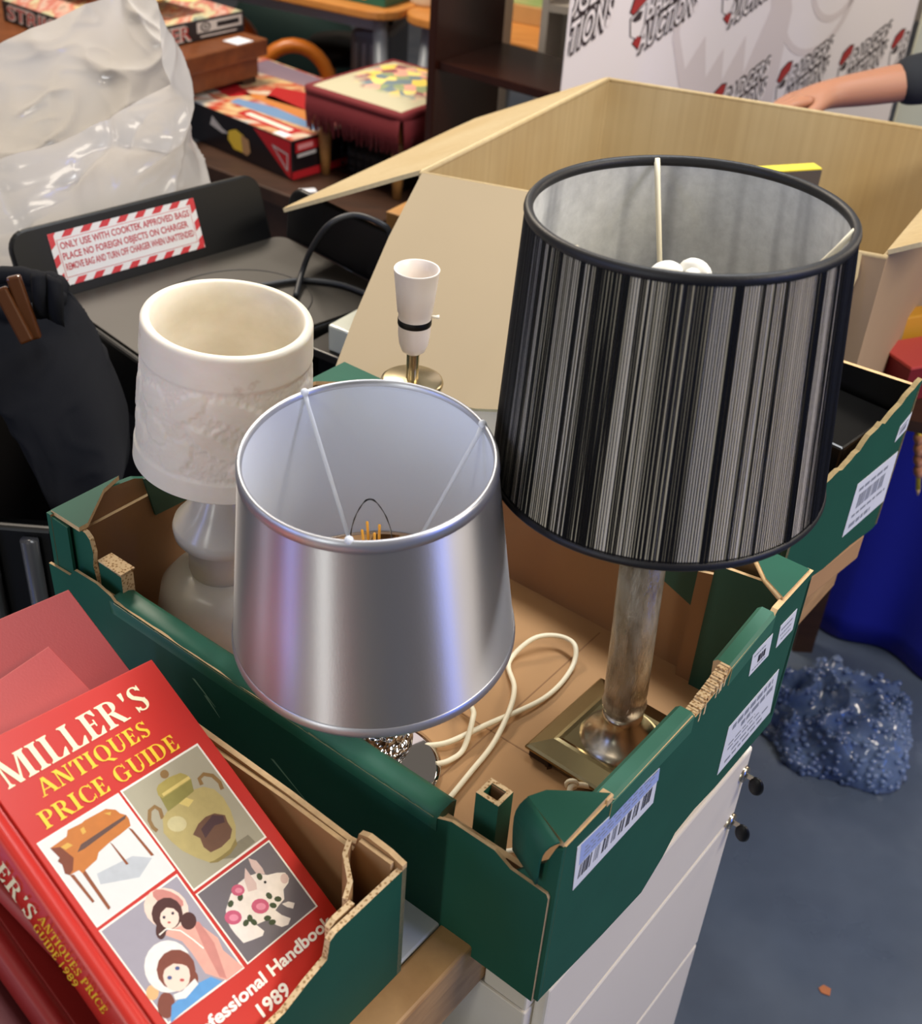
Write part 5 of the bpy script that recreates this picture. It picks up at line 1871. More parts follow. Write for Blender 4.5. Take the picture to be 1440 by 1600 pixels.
# ------------------------------------------------------------------ small tan box behind the charger
m = MB(frame(V((-.235, 1.33, .62)), V((.961, -.274, 0)), V((.274, .961, 0)), UP))

# ------------------------------------------------------------------ low dark table with toys and footstool
lt = thing('low_table', 'low dark wooden table under the toy box and footstool', 'table', (-.55, 2.55, 0))
dS = V((.82, -.57, 0)).normalized()
dT = V((.57, .82, 0)).normalized()
O_ = V((-.582, 2.385, 0))
FLT = frame(O_, dS, dT, UP)
m = MB(FLT)
m.box((-.38, -.07, .46), (.32, .44, .4995))
m.build('table_top', DARKBROWN, lt, bevel=.004)
m = MB(FLT)
m.box((-.36, -.055, .36), (.30, -.03, .4595))
m.build('apron', DARKBROWN, lt)
for x, y in ((-.34, -.02), (.28, -.02), (-.34, .40), (.28, .40)):
    m = MB(FLT)
    m.box((x - .03, y - .03, 0), (x + .03, y + .03, .4595))
    m.build('leg', DARKBROWN, lt)

# toy set box
tp = [V((-.581, 2.393, .5)), V((-.853, 2.619, .5))]
dx = (tp[0] - tp[1]).normalized()
dy = UP.cross(dx)
LT_ = .60
FTB = frame(tp[0] + V((0, 0, .0003)), -dx, UP, dy * -1)
FTB = frame(tp[0] + V((0, 0, .0005)), dx, dy, UP)       # x = along the front, corner at 0, y = away
tb = thing('toy_set_box', 'shrink wrapped red and black racing toy box beside the footstool', 'box', tp[0] - dx * .3 + dy * .2)
m = MB(FTB)
m.box((-LT_, 0, 0), (0, .42, .1))
m.build('carton', P('toy_box_black', '#191316', .3), tb, bevel=.002)


def toy_art():
    t = NT('toy_box_picture')
    f = t.noise(t.coord('Object', (3.2, 6, 1), (0, 0, .5)), 1.4, 3, .55)
    c = t.ramp(f, [(.30, '#6f98c4'), (.40, '#e9dcc2'), (.47, '#c8402f'), (.55, '#e8cf9c'), (.62, '#b8382e'), (.7, '#e7e2dc'), (.8, '#8d7a86')])
    t.l(c, t.b.inputs['Base Color'])
    t.b.inputs['Roughness'].default_value = .15
    t.b.inputs['Coat Weight'].default_value = .8
    t.bump(t.noise(t.coord('Object'), 25, 3), .35, .004)
    return t.m


m = MB(FTB)
m.box((-LT_ + .002, .002, .1002), (-.002, .418, .1016))
m.build('lid_picture', toy_art(), tb)
RB_ = P('toy_box_red', '#b02228', .3)
m = MB(FTB @ Matrix(((1, 0, 0, 0), (0, 0, -1, 0), (0, 1, 0, 0), (0, 0, 0, 1))))     # front side: x, z
m.flat([(-.145, .098), (-.002, .098), (-.002, .004), (-.018, .010)], .0012, None, 0)
m.flat([(-.245, .062), (-.215, .074), (-.185, .066), (-.165, .045), (-.175, .02), (-.225, .02), (-.248, .04)], .0012, None, 1)
m.flat([(-.195, .066), (-.165, .06), (-.158, .03), (-.172, .016), (-.19, .02)], .0015, None, 3)
m.flat([(-.31, .085), (-.27, .062), (-.245, .055), (-.27, .05), (-.32, .06)], .0012, None, 2)
for q in ([(-.075, .075), (-.015, .066), (-.016, .062), (-.070, .070)], [(-.075, .075), (-.017, .022), (-.015, .026), (-.068, .072)], [(-.016, .066), (-.012, .066), (-.013, .022), (-.017, .022)]):
    m.flat(q, .0016, None, 2)
m.build('side_print', [RB_, P('toy_yellow', '#d8b53c', .4), P('toy_grey', '#b9b3b0', .4), P('toy_tan', '#a8815a', .4)], tb)
m = MB(FTB @ Matrix(((0, 0, 1, 0), (1, 0, 0, 0), (0, 1, 0, 0), (0, 0, 0, 1))))    # right side: y, z
m.flat([(.012, .068), (.09, .07), (.09, .094), (.012, .094)], .0012, None, 0)
m.flat([(.018, .055), (.08, .057), (.08, .066), (.018, .064)], .0012, None, 1)
m.flat([(.0, .002), (.41, .002), (.41, .022), (.0, .022)], .0012, None, 0)
m.flat([(.02, .075), (.07, .076), (.07, .088), (.02, .088)], .0016, None, 2)
m.build('end_print', [RB_, MATS['toy_grey'], P('toy_pink', '#d98c8c', .4)], tb)
TP = {'toy_sky': '#7ba0cc', 'toy_white': '#efe6da', 'toy_orange': '#d98a4a', 'toy_mauve': '#8f7f90'}
for n_, pl_ in (('toy_mauve', [(-.56, .30), (-.02, .36), (-.02, .41), (-.57, .41)]), ('toy_box_red', [(-.30, .17), (-.05, .20), (-.03, .30), (-.16, .33), (-.36, .26)]), ('toy_orange', [(-.38, .15), (-.05, .13), (-.04, .18), (-.30, .20)]),
                ('toy_sky', [(-.33, .075), (-.18, .085), (-.02, .10), (-.02, .13), (-.22, .14), (-.34, .11)]), ('toy_box_red', [(-.50, .12), (-.36, .10), (-.34, .16), (-.48, .20)]), ('toy_white', [(-.56, .02), (-.42, .015), (-.38, .06), (-.52, .09)])):
    m = MB(FTB)
    m.flat(pl_, .1018, None, 0)
    m.build('lid_print', bpy.data.materials.get(n_) or P(n_, TP.get(n_, '#b02228'), .18, Coat_Weight=.6), tb)
m = MB(FTB)
m.box((-.075, .004, .1017), (-.03, .03, .1023))
m.build('price_ticket', PAPER, tb)
m = MB(FTB)
m.flat([(-.25, .03), (-.04, .03), (-.04, .075), (-.25, .075)], .1018, None, 0)
m.flat([(-.23, .042), (-.06, .042), (-.06, .062), (-.23, .062)], .102, None, 1)
m.build('lid_banner', [RB_, P('toy_cream', '#f0dfd0', .4)], tb)

# footstool
fs_ = thing('footstool', 'footstool with floral needlepoint top and dark red fringe', 'footstool', (-.43, 2.53, .5))
c0 = V((-.548, 2.455, .5005))
sx = (V((-.307, 2.288, .5)) - V((-.55, 2.455, .5))).normalized()
sy = UP.cross(sx)
FSL = frame(c0, sx, sy, UP)
Wx, Wy = .297, .33


def needle():
    t = NT('floral_needlepoint')
    vec = t.coord('Object')
    n1 = t.n('TexVoronoi')
    n1.inputs['Scale'].default_value = 34
    n1.inputs['Randomness'].default_value = 1
    t.l(vec, n1.inputs['Vector'])
    sep = t.n('SeparateColor')
    t.l(n1.outputs['Color'], sep.inputs[0])
    pal = t.ramp(sep.outputs[0], [(0, '#e2c75c'), (.3, '#d9a08e'), (.45, '#8b4a55'), (.6, '#8d9a72'), (.75, '#e6d27c'), (.9, '#6f7f86')], 'CONSTANT')
    grad = t.n('TexGradient', gradient_type='SPHERICAL')
    mp = t.n('Mapping')
    c = t.n('TexCoord')
    t.l(c.outputs['Generated'], mp.inputs['Vector'])
    mp.inputs['Location'].default_value = (-1.25, -1.15, 0)
    mp.inputs['Scale'].default_value = (2.1, 2.1, 0)
    t.l(mp.outputs[0], grad.inputs[0])
    f = t.noise(vec, 26, 3)
    mu = t.n('Math', operation='MULTIPLY')
    t.l(grad.outputs['Fac'], mu.inputs[0])
    t.l(f, mu.inputs[1])
    msk = t.ramp(mu.outputs[0], [(.12, 0), (.2, 1)])
    mx = t.n('MixRGB')
    t.l(msk, mx.inputs[0])
    mx.inputs[1].default_value = hexc('#b9b397')
    t.l(pal, mx.inputs[2])
    t.l(mx.outputs[0], t.b.inputs['Base Color'])
    t.b.inputs['Roughness'].default_value = .9
    t.bump(t.noise(vec, 500, 2), .3, .001)
    return t.m


m = MB(FSL)
na = 16
vs, fs = [], []
for i in range(na + 1):
    for j in range(na + 1):
        x, y = i / na, j / na
        h = .222 + .022 * (1 - abs(2 * x - 1) ** 3) * (1 - abs(2 * y - 1) ** 3)
        vs.append((x * Wx, y * Wy, h))
for i in range(na):
    for j in range(na):
        fs.append((i * (na + 1) + j, (i + 1) * (na + 1) + j, (i + 1) * (na + 1) + j + 1, i * (na + 1) + j + 1))
m.add(vs, fs, 0, None, True)
m.build('seat', needle(), fs_)
m = MB(FSL)
m.box((.004, .004, .15), (Wx - .004, Wy - .004, .2215))
m.build('seat_frame', BROWN_WOOD, fs_)
FR_ = P('dark_red_braid', '#6f1a20', .8, bump=.3, bscale=300)
m = MB(FSL)
per = [(0, 0), (Wx, 0), (Wx, Wy), (0, Wy)]
pp = []
for k in range(4):
    a, b = V(per[k]), V(per[(k + 1) % 4])
    for q in range(12):
        pp.append(a.lerp(b, q / 12))
m.tube([(p.x, p.y, .214) for p in pp] + [(pp[0].x, pp[0].y, .214)], .012, 10)
m.build('braid', FR_, fs_)
m = MB(FSL)
rnd = random.Random(5)
for k in range(4):
    a, b = V(per[k]), V(per[(k + 1) % 4])
    n_ = 90
    out = (b - a).normalized()
    out = V((out.y, -out.x))
    for q in range(n_):
        p = a.lerp(b, (q + .5) / n_) + out * .006
        ln = .085 + rnd.uniform(-.008, .01)
        j = rnd.uniform(-.004, .004)
        m.tube([(p.x, p.y, .21), (p.x + out.x * .004, p.y + out.y * .004, .17), (p.x + j, p.y + j, .21 - ln)], .0021, 5, 0)
fr = m.build('fringe', FR_, fs_)
fr['kind'] = 'stuff'
for x, y in ((.03, .03), (Wx - .03, .03), (.03, Wy - .03), (Wx - .03, Wy - .03)):
    m = MB(FSL @ Matrix.Translation((x, y, 0)))
    m.lathe([(.0001, 0), (.011, 0), (.014, .05), (.018, .12), (.018, .149), (.0001, .149)], 20)
    m.build('leg', P('tan_stool_leg', '#a0713a', .4), fs_)
# dark basket seen beneath the fringe
bk_ = thing('wire_basket', 'dark wire basket on the low table under the footstool', 'basket', FSL @ V((.15, .15, 0)))
m = MB(FSL)
for k in range(9):
    m.tube([(.05 + .024 * k, .07, .001), (.05 + .024 * k, .07, .09)], .0016, 6)
    m.tube([(.05 + .024 * k, .26, .001), (.05 + .024 * k, .26, .09)], .0016, 6)
for k in range(5):
    m.tube([(.05, .07, .003 + .021 * k), (.242, .07, .003 + .021 * k), (.242, .26, .003 + .021 * k), (.05, .26, .003 + .021 * k), (.05, .07, .003 + .021 * k)], .0016, 6)
m.build('wire_grid', BLACK, bk_)
m = MB(FSL)
m.box((.052, .09, .001), (.24, .25, .06))
m.build('liner', P('basket_liner', '#2e2620', .7), bk_)
# white slip of paper by the table edge
m = MB()
a = atz(482, 296, .5)
m.box((-.02, -.013, 0), (.02, .013, .0006), 0, Matrix.Translation(a + V((0, -.01, .0005))) @ Matrix.Rotation(.4, 4, 'Z'))
tag(m.build('paper_slip', PAPER), 'small white paper slip on the edge of the low dark table', 'paper')

# small tan box between carton flap and low table
tbx = thing('small_box', 'small plain tan cardboard box behind the drooping carton flap', 'box', (-.27, 1.56, 0))
a = atz(603, 330, .80)
m = MB(frame(V((a.x, a.y, .60)), V((.86, -.5, 0)).normalized(), V((.5, .86, 0)).normalized(), UP))
m.box((0, 0, 0), (.11, .12, .2))
m.build('carton', P('tan_box', '#b98649', .6, var=.08), tbx, bevel=.002)
m = MB(frame(V((a.x, a.y, .60)), V((.86, -.5, 0)).normalized(), UP))
m.flat([(.02, .16), (.03, .15), (.045, .165), (.04, .158), (.03, .143)], .0012, None, 0)
m.build('print_mark', INK, tbx)
st_ = thing('box_stand', 'dark wooden stand carrying the small tan box', 'stand', (a.x + .07, a.y + .04, 0))
m = MB(frame(V((a.x, a.y, 0)), V((.86, -.5, 0)).normalized(), V((.5, .86, 0)).normalized(), UP))
m.box((-.01, -.01, .56), (.15, .16, .5995))
m.build('stand_top', DARKBROWN, st_)
for x, y in ((.0, .0), (.12, .0), (.0, .13), (.12, .13)):
    m = MB(frame(V((a.x, a.y, 0)), V((.86, -.5, 0)).normalized(), V((.5, .86, 0)).normalized(), UP))
    m.box((x, y, 0), (x + .02, y + .02, .5595))
    m.build('leg', DARKBROWN, st_)

# ------------------------------------------------------------------ game table with the football game box
gx = (V((-.79, 2.911, 0)) - V((-1.05, 2.556, 0))).normalized()     # along the short side
gy = V((-gx.y, gx.x, 0))
GO = V((-1.05, 2.556, .7205))
gt = thing('games_table', 'brown wooden table with a boxed game and yellow paper on it', 'table', (-1.2, 2.9, 0))
ed = (V((-.728, 2.841, 0)) - V((-.861, 2.638, 0))).normalized()
en = V((-ed.y, ed.x, 0))
FGT = frame(V((-.728, 2.841, .72)), -ed, en, UP)
FGT = frame(V((-.728, 2.841, .72)), en, ed * -1, en.cross(ed * -1))
m = MB(frame(V((-.728, 2.841, 0)), ed, en, UP))
m.box((-.62, 0, .675), (.02, 1.2, .7199))
m.build('table_top', BROWN_WOOD, gt, bevel=.004)
m = MB(frame(V((-.728, 2.841, 0)), ed, en, UP))
m.box((-.60, .02, .62), (.0, 1.18, .6748))
m.build('apron', BROWN_WOOD, gt)
for x, y in ((-.57, .05), (-.03, .05), (-.57, 1.14), (-.03, 1.14)):
    m = MB(frame(V((-.728, 2.841, 0)), ed, en, UP))
    m.box((x - .025, y - .025, 0), (x + .025, y + .025, .6748))
    m.build('leg', DARKBROWN, gt)
m = MB(frame(V((-.728, 2.841, .7201)), ed, en, UP))
m.box((-.09, .005, 0), (-.03, .06, .0012))
tag(m.build('paper_slip', PAPER), 'white paper ticket on the corner of the games table', 'paper')
gb = thing('board_game_box', 'black and red football game box on the brown table', 'box', GO + gx * .2 + gy * .25)
FGB = frame(GO, gx, gy, UP)
m = MB(FGB)
m.box((0, 0, 0), (.44, .47, .052))
m.build('box_lid', P('game_box_black', '#2a2526', .4), gb, bevel=.002)


def game_art():
    t = NT('game_lid_picture')
    f = t.noise(t.coord('Object', (9, 3, 1)), 2.2, 4, .6)
    t.l(t.ramp(f, [(.3, '#7a8a86'), (.42, '#d5cfa6'), (.5, '#c87064'), (.58, '#d8b9a8'), (.7, '#6a5c58')]), t.b.inputs['Base Color'])
    t.b.inputs['Roughness'].default_value = .2
    return t.m


m = MB(FGB)
m.box((.004, .004, .0522), (.436, .466, .0532))
m.build('lid_picture', game_art(), gb)
GRED = P('game_red', '#b5342c', .5)
GWHT = P('game_offwhite', '#d8cfc4', .5)
FGs = frame(GO + gy * .47 + UP * 0, -gy, UP, -gx)        # long left side
m = MB(FGs)
put_text(m, "STRIKER", Matrix.Translation((.02, .009, 0)), .30, .036, z=.0013, bold=.05, shear=.1, mi=1)
put_text(m, "STRIKER", Matrix.Translation((.022, .0105, 0)), .295, .033, z=.0016, bold=.0, shear=.1, mi=0)
m.flat([(.33, .01), (.46, .01), (.46, .014), (.33, .014)], .0012, None, 1)
m.flat([(.33, .022), (.44, .022), (.44, .026), (.33, .026)], .0012, None, 1)
FGe = frame(GO, gx, UP, -gy)
put_text(m, "STRIKER", FGs.inverted() @ FGe @ Matrix.Translation((.03, .008, 0)), .22, .036, z=.0013, bold=.05, mi=1)
put_text(m, "STRIKER", FGs.inverted() @ FGe @ Matrix.Translation((.032, .0095, 0)), .216, .033, z=.0016, bold=.0, mi=0)
M_ = FGs.inverted() @ FGe
m.flat([(.27, .02), (.43, .02), (.43, .047), (.27, .047)], .0011, M_, 1)
for r in (.012, .008, .004):
    m.flat([(.30 + r * 1.5 * math.cos(k * .4), .0335 + r * math.sin(k * .4)) for k in range(16)], .0013 + (.012 - r) * .02, M_, 2 if r != .008 else 1)
m.flat([(.34, .027), (.42, .027), (.42, .04), (.34, .04)], .0014, M_, 2)
m.flat([(.28, .008), (.41, .008), (.41, .012), (.28, .012)], .0014, M_, 1)
m.build('side_print', [GRED, GWHT, MATS['game_box_black']], gb)
# yellow sheets on top
YEL = P('pale_yellow_paper', '#e8d48c', .6)
m = MB()


def draped(mb, x0, y0, x1, y1, z, amp, seed, M):
    n_ = 14
    vs_, fs2 = [], []
    for i in range(n_ + 1):
        for j in range(n_ + 1):
            x, y = x0 + (x1 - x0) * i / n_, y0 + (y1 - y0) * j / n_
            vs_.append((x, y, z + amp * (.5 + noise.noise(V((x * 9, y * 9, seed))))))
    for i in range(n_):
        for j in range(n_):
            fs2.append((i * (n_ + 1) + j, (i + 1) * (n_ + 1) + j, (i + 1) * (n_ + 1) + j + 1, i * (n_ + 1) + j + 1))
    mb.add(vs_, fs2, 0, M, True)


draped(m, .14, .05, .34, .26, .056, .05, 2, FGB)
o = m.build('yellow_sheet', YEL)
o.modifiers.new('paper', 'SOLIDIFY').thickness = .001
tag(o, 'crumpled pale yellow sheet above the carrier bag on the game box', 'paper')
m = MB()
draped(m, .12, .30, .30, .40, .056, .03, 4, FGB)
o = m.build('yellow_sheet', YEL)
o.modifiers.new('paper', 'SOLIDIFY').thickness = .001
tag(o, 'flat yellow strip lying across the far part of the game box', 'paper')

# ------------------------------------------------------------------ school tables behind
GREY_METAL = P('grey_metal', '#8e949b', .4, .2)


def school_table(lbl, corner, d, L, Wd, legs, rr=.09):
    """corner = near right top corner; d = direction of the front edge to the left"""
    n_ = V((d.y, -d.x, 0))
    if n_.y < 0:
        n_ = -n_
    t = thing('school_table', lbl, 'table', (corner.x, corner.y, 0) if not isinstance(corner, tuple) else corner, 'school tables at the back')
    M = frame(corner, d, n_, d.cross(n_))
    mb = MB(M)
    fl = (1 if d.cross(n_).z > 0 else -1)
    mb.prism(rounded(0, 0, L, Wd, rr), .028, None, (0, 0, 0), z0=0 if fl > 0 else .028)
    mb.build('table_top', ORANGE_WOOD, t, bevel=.006)
    for x, y in legs:
        p = M @ V((x, y, 0))
        mb = MB()
        lean = .05
        c_ = M @ V((L / 2, Wd / 2, 0))
        dd = (p - c_)
        dd.z = 0
        dd.normalize()
        mb.tube([V((p.x, p.y, corner.z - .03)), V((p.x, p.y, .03)) + dd * lean, V((p.x, p.y, 0.0)) + dd * lean], [.022, .022, .024], 16)
        mb.build('leg', GREY_METAL, t)
    mb = MB(M)
    s_ = -1 if fl > 0 else 1
    mb.box((.08, .06, s_ * .07 if s_ < 0 else .029), (L - .08, .085, -.029 if s_ < 0 else .07))
    mb.build('rail', GREY_METAL, t)
    return t


d1 = (V((-.75, 3.291, 0)) - V((-.444, 3.138, 0))).normalized()
school_table('beech school table holding the green game box, left of the dark bookcase', V((-.415, 3.13, .74)), d1, 1.3, .6, ((.07, .07), (1.22, .07), (.07, .53), (1.22, .53)))
d2 = (V((-.407, 3.179, 0)) - V((-.273, 3.094, 0))).normalized()
rc = V((-.40, 3.19, .735)) - d2 * .95
school_table('beech school table seen behind the dark bookcase holding beige items', rc, d2, .95, .6, ((.07, .07), (.87, .07), (.07, .53), (.87, .53)))
# green game box and beige jar on these tables
a = aty(635, 28, 3.215)
gg = thing('green_game_box', 'green boxed game with an orange sun spot on the left school table', 'box', (a.x - .15, 3.25, .741))
FGG = frame(V((-.405, 3.235, .7405)), -d1, V((d1.y, -d1.x, 0)) * (1 if -d1.x > 0 else -1), UP)
FGG = frame(V((-.43, 3.20, .7405)), -d1, UP.cross(-d1), UP)
m = MB(FGG)
m.box((-.42, .0, 0), (0, .26, .075))
m.build('carton', P('green_toy_box', '#23614c', .4, var=.25, vscale=20), gg, bevel=.002)
m = MB(FGG @ Matrix(((1, 0, 0, 0), (0, 0, -1, 0), (0, 1, 0, 0), (0, 0, 0, 1))))
m.flat([(-.075 + .022 * math.cos(k * .5), .04 + .028 * math.sin(k * .5)) for k in range(13)], .0012, None, 0)
m.flat([(-.32, .012), (-.13, .012), (-.13, .05), (-.32, .05)], .0012, None, 1)
m.flat([(-.40, .04), (-.34, .04), (-.34, .07), (-.40, .07)], .0012, None, 2)
m.flat([(-.045, .035), (-.015, .035), (-.015, .06), (-.045, .06)], .0012, None, 3)
m.build('side_print', [P('print_orange', '#e39a34', .4), P('print_sage', '#7f9f84', .4), P('print_gold', '#c9b24c', .4), PAPER], gg)
m = MB()
c_ = aty(668, 0, 3.28)
bj = thing('beige_canister', 'beige canister beside the dark bookcase on the right school table', 'canister', (c_.x, 3.30, .7365))
m = MB(Matrix.Translation((c_.x, 3.32, .7365)))
m.lathe([(.0001, 0), (.055, 0), (.058, .01), (.058, .16), (.0001, .16)], 32)
m.build('body', P('beige_paint', '#d8c7a8', .5), bj)
m = MB(Matrix.Translation((c_.x, 3.32, .7365)))
m.lathe([(.0001, .161), (.06, .161), (.06, .18), (.0001, .185)], 32)
m.build('lid', P('tan_lid', '#b89d74', .5), bj)
# things below the school tables
sc_ = thing('suitcase', 'grey ribbed suitcase standing under the beech table', 'suitcase', (-.50, 3.55, 0))
m = MB(frame(V((-.56, 3.42, 0)), V((1, -.2, 0)).normalized(), V((.2, 1, 0)).normalized(), UP))
m.box((0, 0, .02), (.13, .25, .62))
m.build('shell', P('suitcase_grey', '#6d7178', .4, .3), sc_, bevel=.02)
m = MB(frame(V((-.56, 3.42, 0)), V((1, -.2, 0)).normalized(), V((.2, 1, 0)).normalized(), UP))
for k in range(4):
    m.box((.018 + k * .027, -.004, .05), (.03 + k * .027, .002, .58))
m.build('rib', P('suitcase_light', '#9a9fa6', .35, .4), sc_)
m = MB(frame(V((-.56, 3.42, 0)), V((1, -.2, 0)).normalized(), V((.2, 1, 0)).normalized(), UP))
m.tube(smooth_path([(.03, .12, .62), (.03, .12, .66), (.065, .12, .67), (.10, .12, .66), (.10, .12, .62)], 4), .008, 8)
m.build('handle', BLACK, sc_)
OR = P('orange_plastic', '#b8661c', .35)


def hoop_chair(loc, rz, lbl):
    r = thing('plastic_chair', lbl, 'chair', loc, 'orange chairs under the tables')
    M = Matrix.Translation(loc) @ Matrix.Rotation(rz, 4, 'Z')
    mb = MB(M)
    mb.prism(rounded(-.14, -.14, .14, .14, .05), .02, None, (0, 0, 0), z0=.36)
    mb.build('seat', OR, r, bevel=.006)
    mb = MB(M)
    arc = [(-.12, .125, .36)] + [(-.12 * math.cos(t), .13, .44 + .15 * math.sin(t)) for t in [PI * k / 14 for k in range(15)]] + [(.12, .125, .36)]
    mb.tube(arc, .022, 12)
    mb.build('backrest', OR, r)
    for x, y in ((-.12, -.12), (.12, -.12), (-.12, .12), (.12, .12)):
        mb = MB(M)
        mb.tube([(x, y, .34), (x * 1.12, y * 1.12, 0)], .012, 10)
        mb.build('leg', GREY_METAL, r)


c_ = atz(474, 66, .60)
hoop_chair(V((c_.x, c_.y - .13, 0)), .25, 'orange plastic hoop backed chair under the tables behind the toy box')
c_ = atz(418, 24, .60)
hoop_chair(V((c_.x - .02, c_.y - .13, 0)), .9, 'orange plastic chair beside the games table corner')
c_ = atz(530, 62, .47)
bh = thing('round_stool', 'round black topped stool under the beech table', 'stool', (c_.x, c_.y, 0))
m = MB(Matrix.Translation((c_.x, c_.y, 0)))
m.lathe([(.0001, .40), (.10, .40), (.125, .42), (.125, .45), (.10, .475), (.0001, .485)], 36)
m.build('seat', BLACK, bh)
for k in range(3):
    a = k * 2.094 + .3
    m = MB(Matrix.Translation((c_.x, c_.y, 0)))
    m.tube([(.07 * math.cos(a), .07 * math.sin(a), .4), (.15 * math.cos(a), .15 * math.sin(a), 0)], .014, 10)
    m.build('leg', OR, bh)
DK = P('dark_teal_fabric', '#17302c', .8)
c_ = atz(440, 75, .3)
m = MB()
m.sphere((0, 0, 0), .2, n=28, m=16, sc=(1.3, .8, 1.15), M=Matrix.Translation((c_.x, c_.y + .25, .23)))
for i, p in enumerate(m.v):
    m.v[i] = p + V((0, 0, 1)) * 0 + (p - V((c_.x, c_.y + .25, .23))) * (.25 * noise.noise(p * 6))
    m.v[i].z = max(m.v[i].z, .002)
tag(m.build('stuffed_sack', DK), 'dark teal stuffed sack under the tables behind the orange chairs', 'sack')

# ------------------------------------------------------------------ dark bookcase
bc0 = V((-.229, 2.25, 0))
dd1 = V((.565, .825, 0)).normalized()
dd2 = V((.82, -.57, 0)).normalized()
bcs = thing('bookcase', 'dark mahogany open bookcase left of the banner', 'bookcase', bc0 + dd2 * .25 + dd1 * .12)
FBC = frame(bc0, dd2, dd1, UP)
BD = .265
for x in (-.022, .34):
    m = MB(FBC)
    m.box((x, 0, 0), (x + .022, BD, 1.5))
    m.build('side_panel', DARK_WOOD, bcs, bevel=.002)
for z in (.08, .45, .838, 1.18, 1.478):
    m = MB(FBC)
    m.box((.0005, .012, z), (.3395, BD - .005, z + .02))
    m.build('shelf', DARK_WOOD, bcs, bevel=.002)
# white shelf unit behind
wu = thing('white_shelf_unit', 'plain white shelf unit standing behind the dark bookcase', 'shelf unit', (.15, 2.62, 0))
WU = P('white_melamine', '#b9b2a8', .5)
w0 = aty(838, 100, 2.62)
FWU = frame(V((w0.x, 2.62, 0)), V((.95, -.3, 0)).normalized(), V((.3, .95, 0)).normalized(), UP)
m = MB(FWU)
m.box((0, 0, 0), (.018, .16, 1.0))
m.build('side_panel', WU, wu)
m = MB(FWU)
m.box((.0182, .145, 0), (.2998, .1595, 1.0))
m.build('back_panel', WU, wu)
m = MB(FWU)
m.box((.30, 0, 0), (.318, .16, 1.0))
m.build('side_panel', WU, wu)
for z in (.1, .9):
    m = MB(FWU)
    m.box((.0185, .0, z), (.2995, .1445, z + .018))
    m.build('shelf', WU, wu)
w1 = aty(779, 60, 2.62)
m = MB(frame(V((w1.x - .02, 2.62, 0)), V((.95, -.3, 0)).normalized(), V((.3, .95, 0)).normalized(), UP))
m.box((0, 0, 0), (.022, .1, 1.2))
tag(m.build('white_board', WU), 'narrow upright white board just right of the dark bookcase panel', 'board')
# picture box on the table behind
pbx = thing('picture_box', 'tan picture box with green meadow scene seen through the bookcase', 'box', (-.03, 3.5, .736))
pc = V((-.10, 3.20, .7355))
FPB = frame(pc, V((.9, -.43, 0)).normalized(), V((.43, .9, 0)).normalized(), UP)
m = MB(FPB)
m.box((0, 0, 0), (.36, .26, .05))
m.build('carton', P('tan_frame', '#b98e56', .5, var=.1), pbx, bevel=.002)


def meadow():
    t = NT('meadow_print')
    f = t.noise(t.coord('Object', (3, 8, 1)), 3, 3)
    t.l(t.ramp(f, [(.35, '#a9b070'), (.5, '#86a35c'), (.62, '#d3bf82'), (.75, '#c79a5c')]), t.b.inputs['Base Color'])
    t.b.inputs['Roughness'].default_value = .3
    return t.m


m = MB(FPB)
m.box((.01, .012, .0503), (.35, .25, .0515))
m.build('picture', meadow(), pbx)

# ------------------------------------------------------------------ roll-up banner
BP = V((.07, 2.0, .0))
bd_ = V((math.cos(math.radians(42)), math.sin(math.radians(42)), 0))
bnn = V((bd_.y, -bd_.x, 0))
ban = thing('banner', 'white auction house roll up banner printed with repeated red and black logos', 'banner', BP + bd_ * .6)
FBN = frame(BP, bd_, UP, bnn)
m = MB(FBN)
m.prism([(-.027, .05), (1.255, .05), (1.225, 1.9), (-.035, 1.9)], .004, None, (0, 0, 0))
m.build('printed_sheet', P('banner_white', '#efe6e6', .6, var=.02, vscale=3), ban)
m = MB(FBN)
m.box((-.03, 0, -.05), (1.26, .049, .04))
m.build('cassette', GREY_METAL, ban, bevel=.006)
m = MB(FBN)
m.tube([(.6, .05, -.03), (.6, 1.9, -.03)], .01, 10)
m.build('support_pole', GREY_METAL, ban)
WMK = P('banner_watermark', '#ddd1d0', .6)
m = MB(FBN)
m.flat([(.285, .985), (.305, .975), (.345, .885), (.40, .955), (.425, .86), (.472, .92), (.485, .845), (.545, .94), (.56, .85), (.56, .60), (.40, .60), (.345, .845)], .0008, None, 0)
m.flat([(.285, 1.20), (.30, 1.21), (.31, .97), (.352, .88), (.338, .85), (.29, .96)], .0009, None, 0)
for cx_, cy_, r in ((.80, 1.02, .15), (.86, 1.04, .10)):
    ri = r - .016
    for k in range(30):
        a0, a1 = 2 * PI * k / 30, 2 * PI * (k + 1) / 30
        m.flat([(cx_ + r * math.cos(a0), cy_ + r * 1.05 * math.sin(a0)), (cx_ + r * math.cos(a1), cy_ + r * 1.05 * math.sin(a1)), (cx_ + ri * math.cos(a1), cy_ + ri * 1.05 * math.sin(a1)), (cx_ + ri * math.cos(a0), cy_ + ri * 1.05 * math.sin(a0))], .0009, None, 0)
m.flat([(.56, 1.2), (.60, 1.2), (.70, .98), (.69, .62), (.56, .60), (.56, .85), (.62, .99)], .0008, None, 0)
wmk = m.build('watermark', WMK, ban)
wmk['label'] = 'large faint grey printed shapes'
BANK = P('banner_ink', '#3c2f31', .6)
BRED = P('banner_red', '#a8302f', .6)
BGREY = P('banner_letter', '#efe6e5', .6)
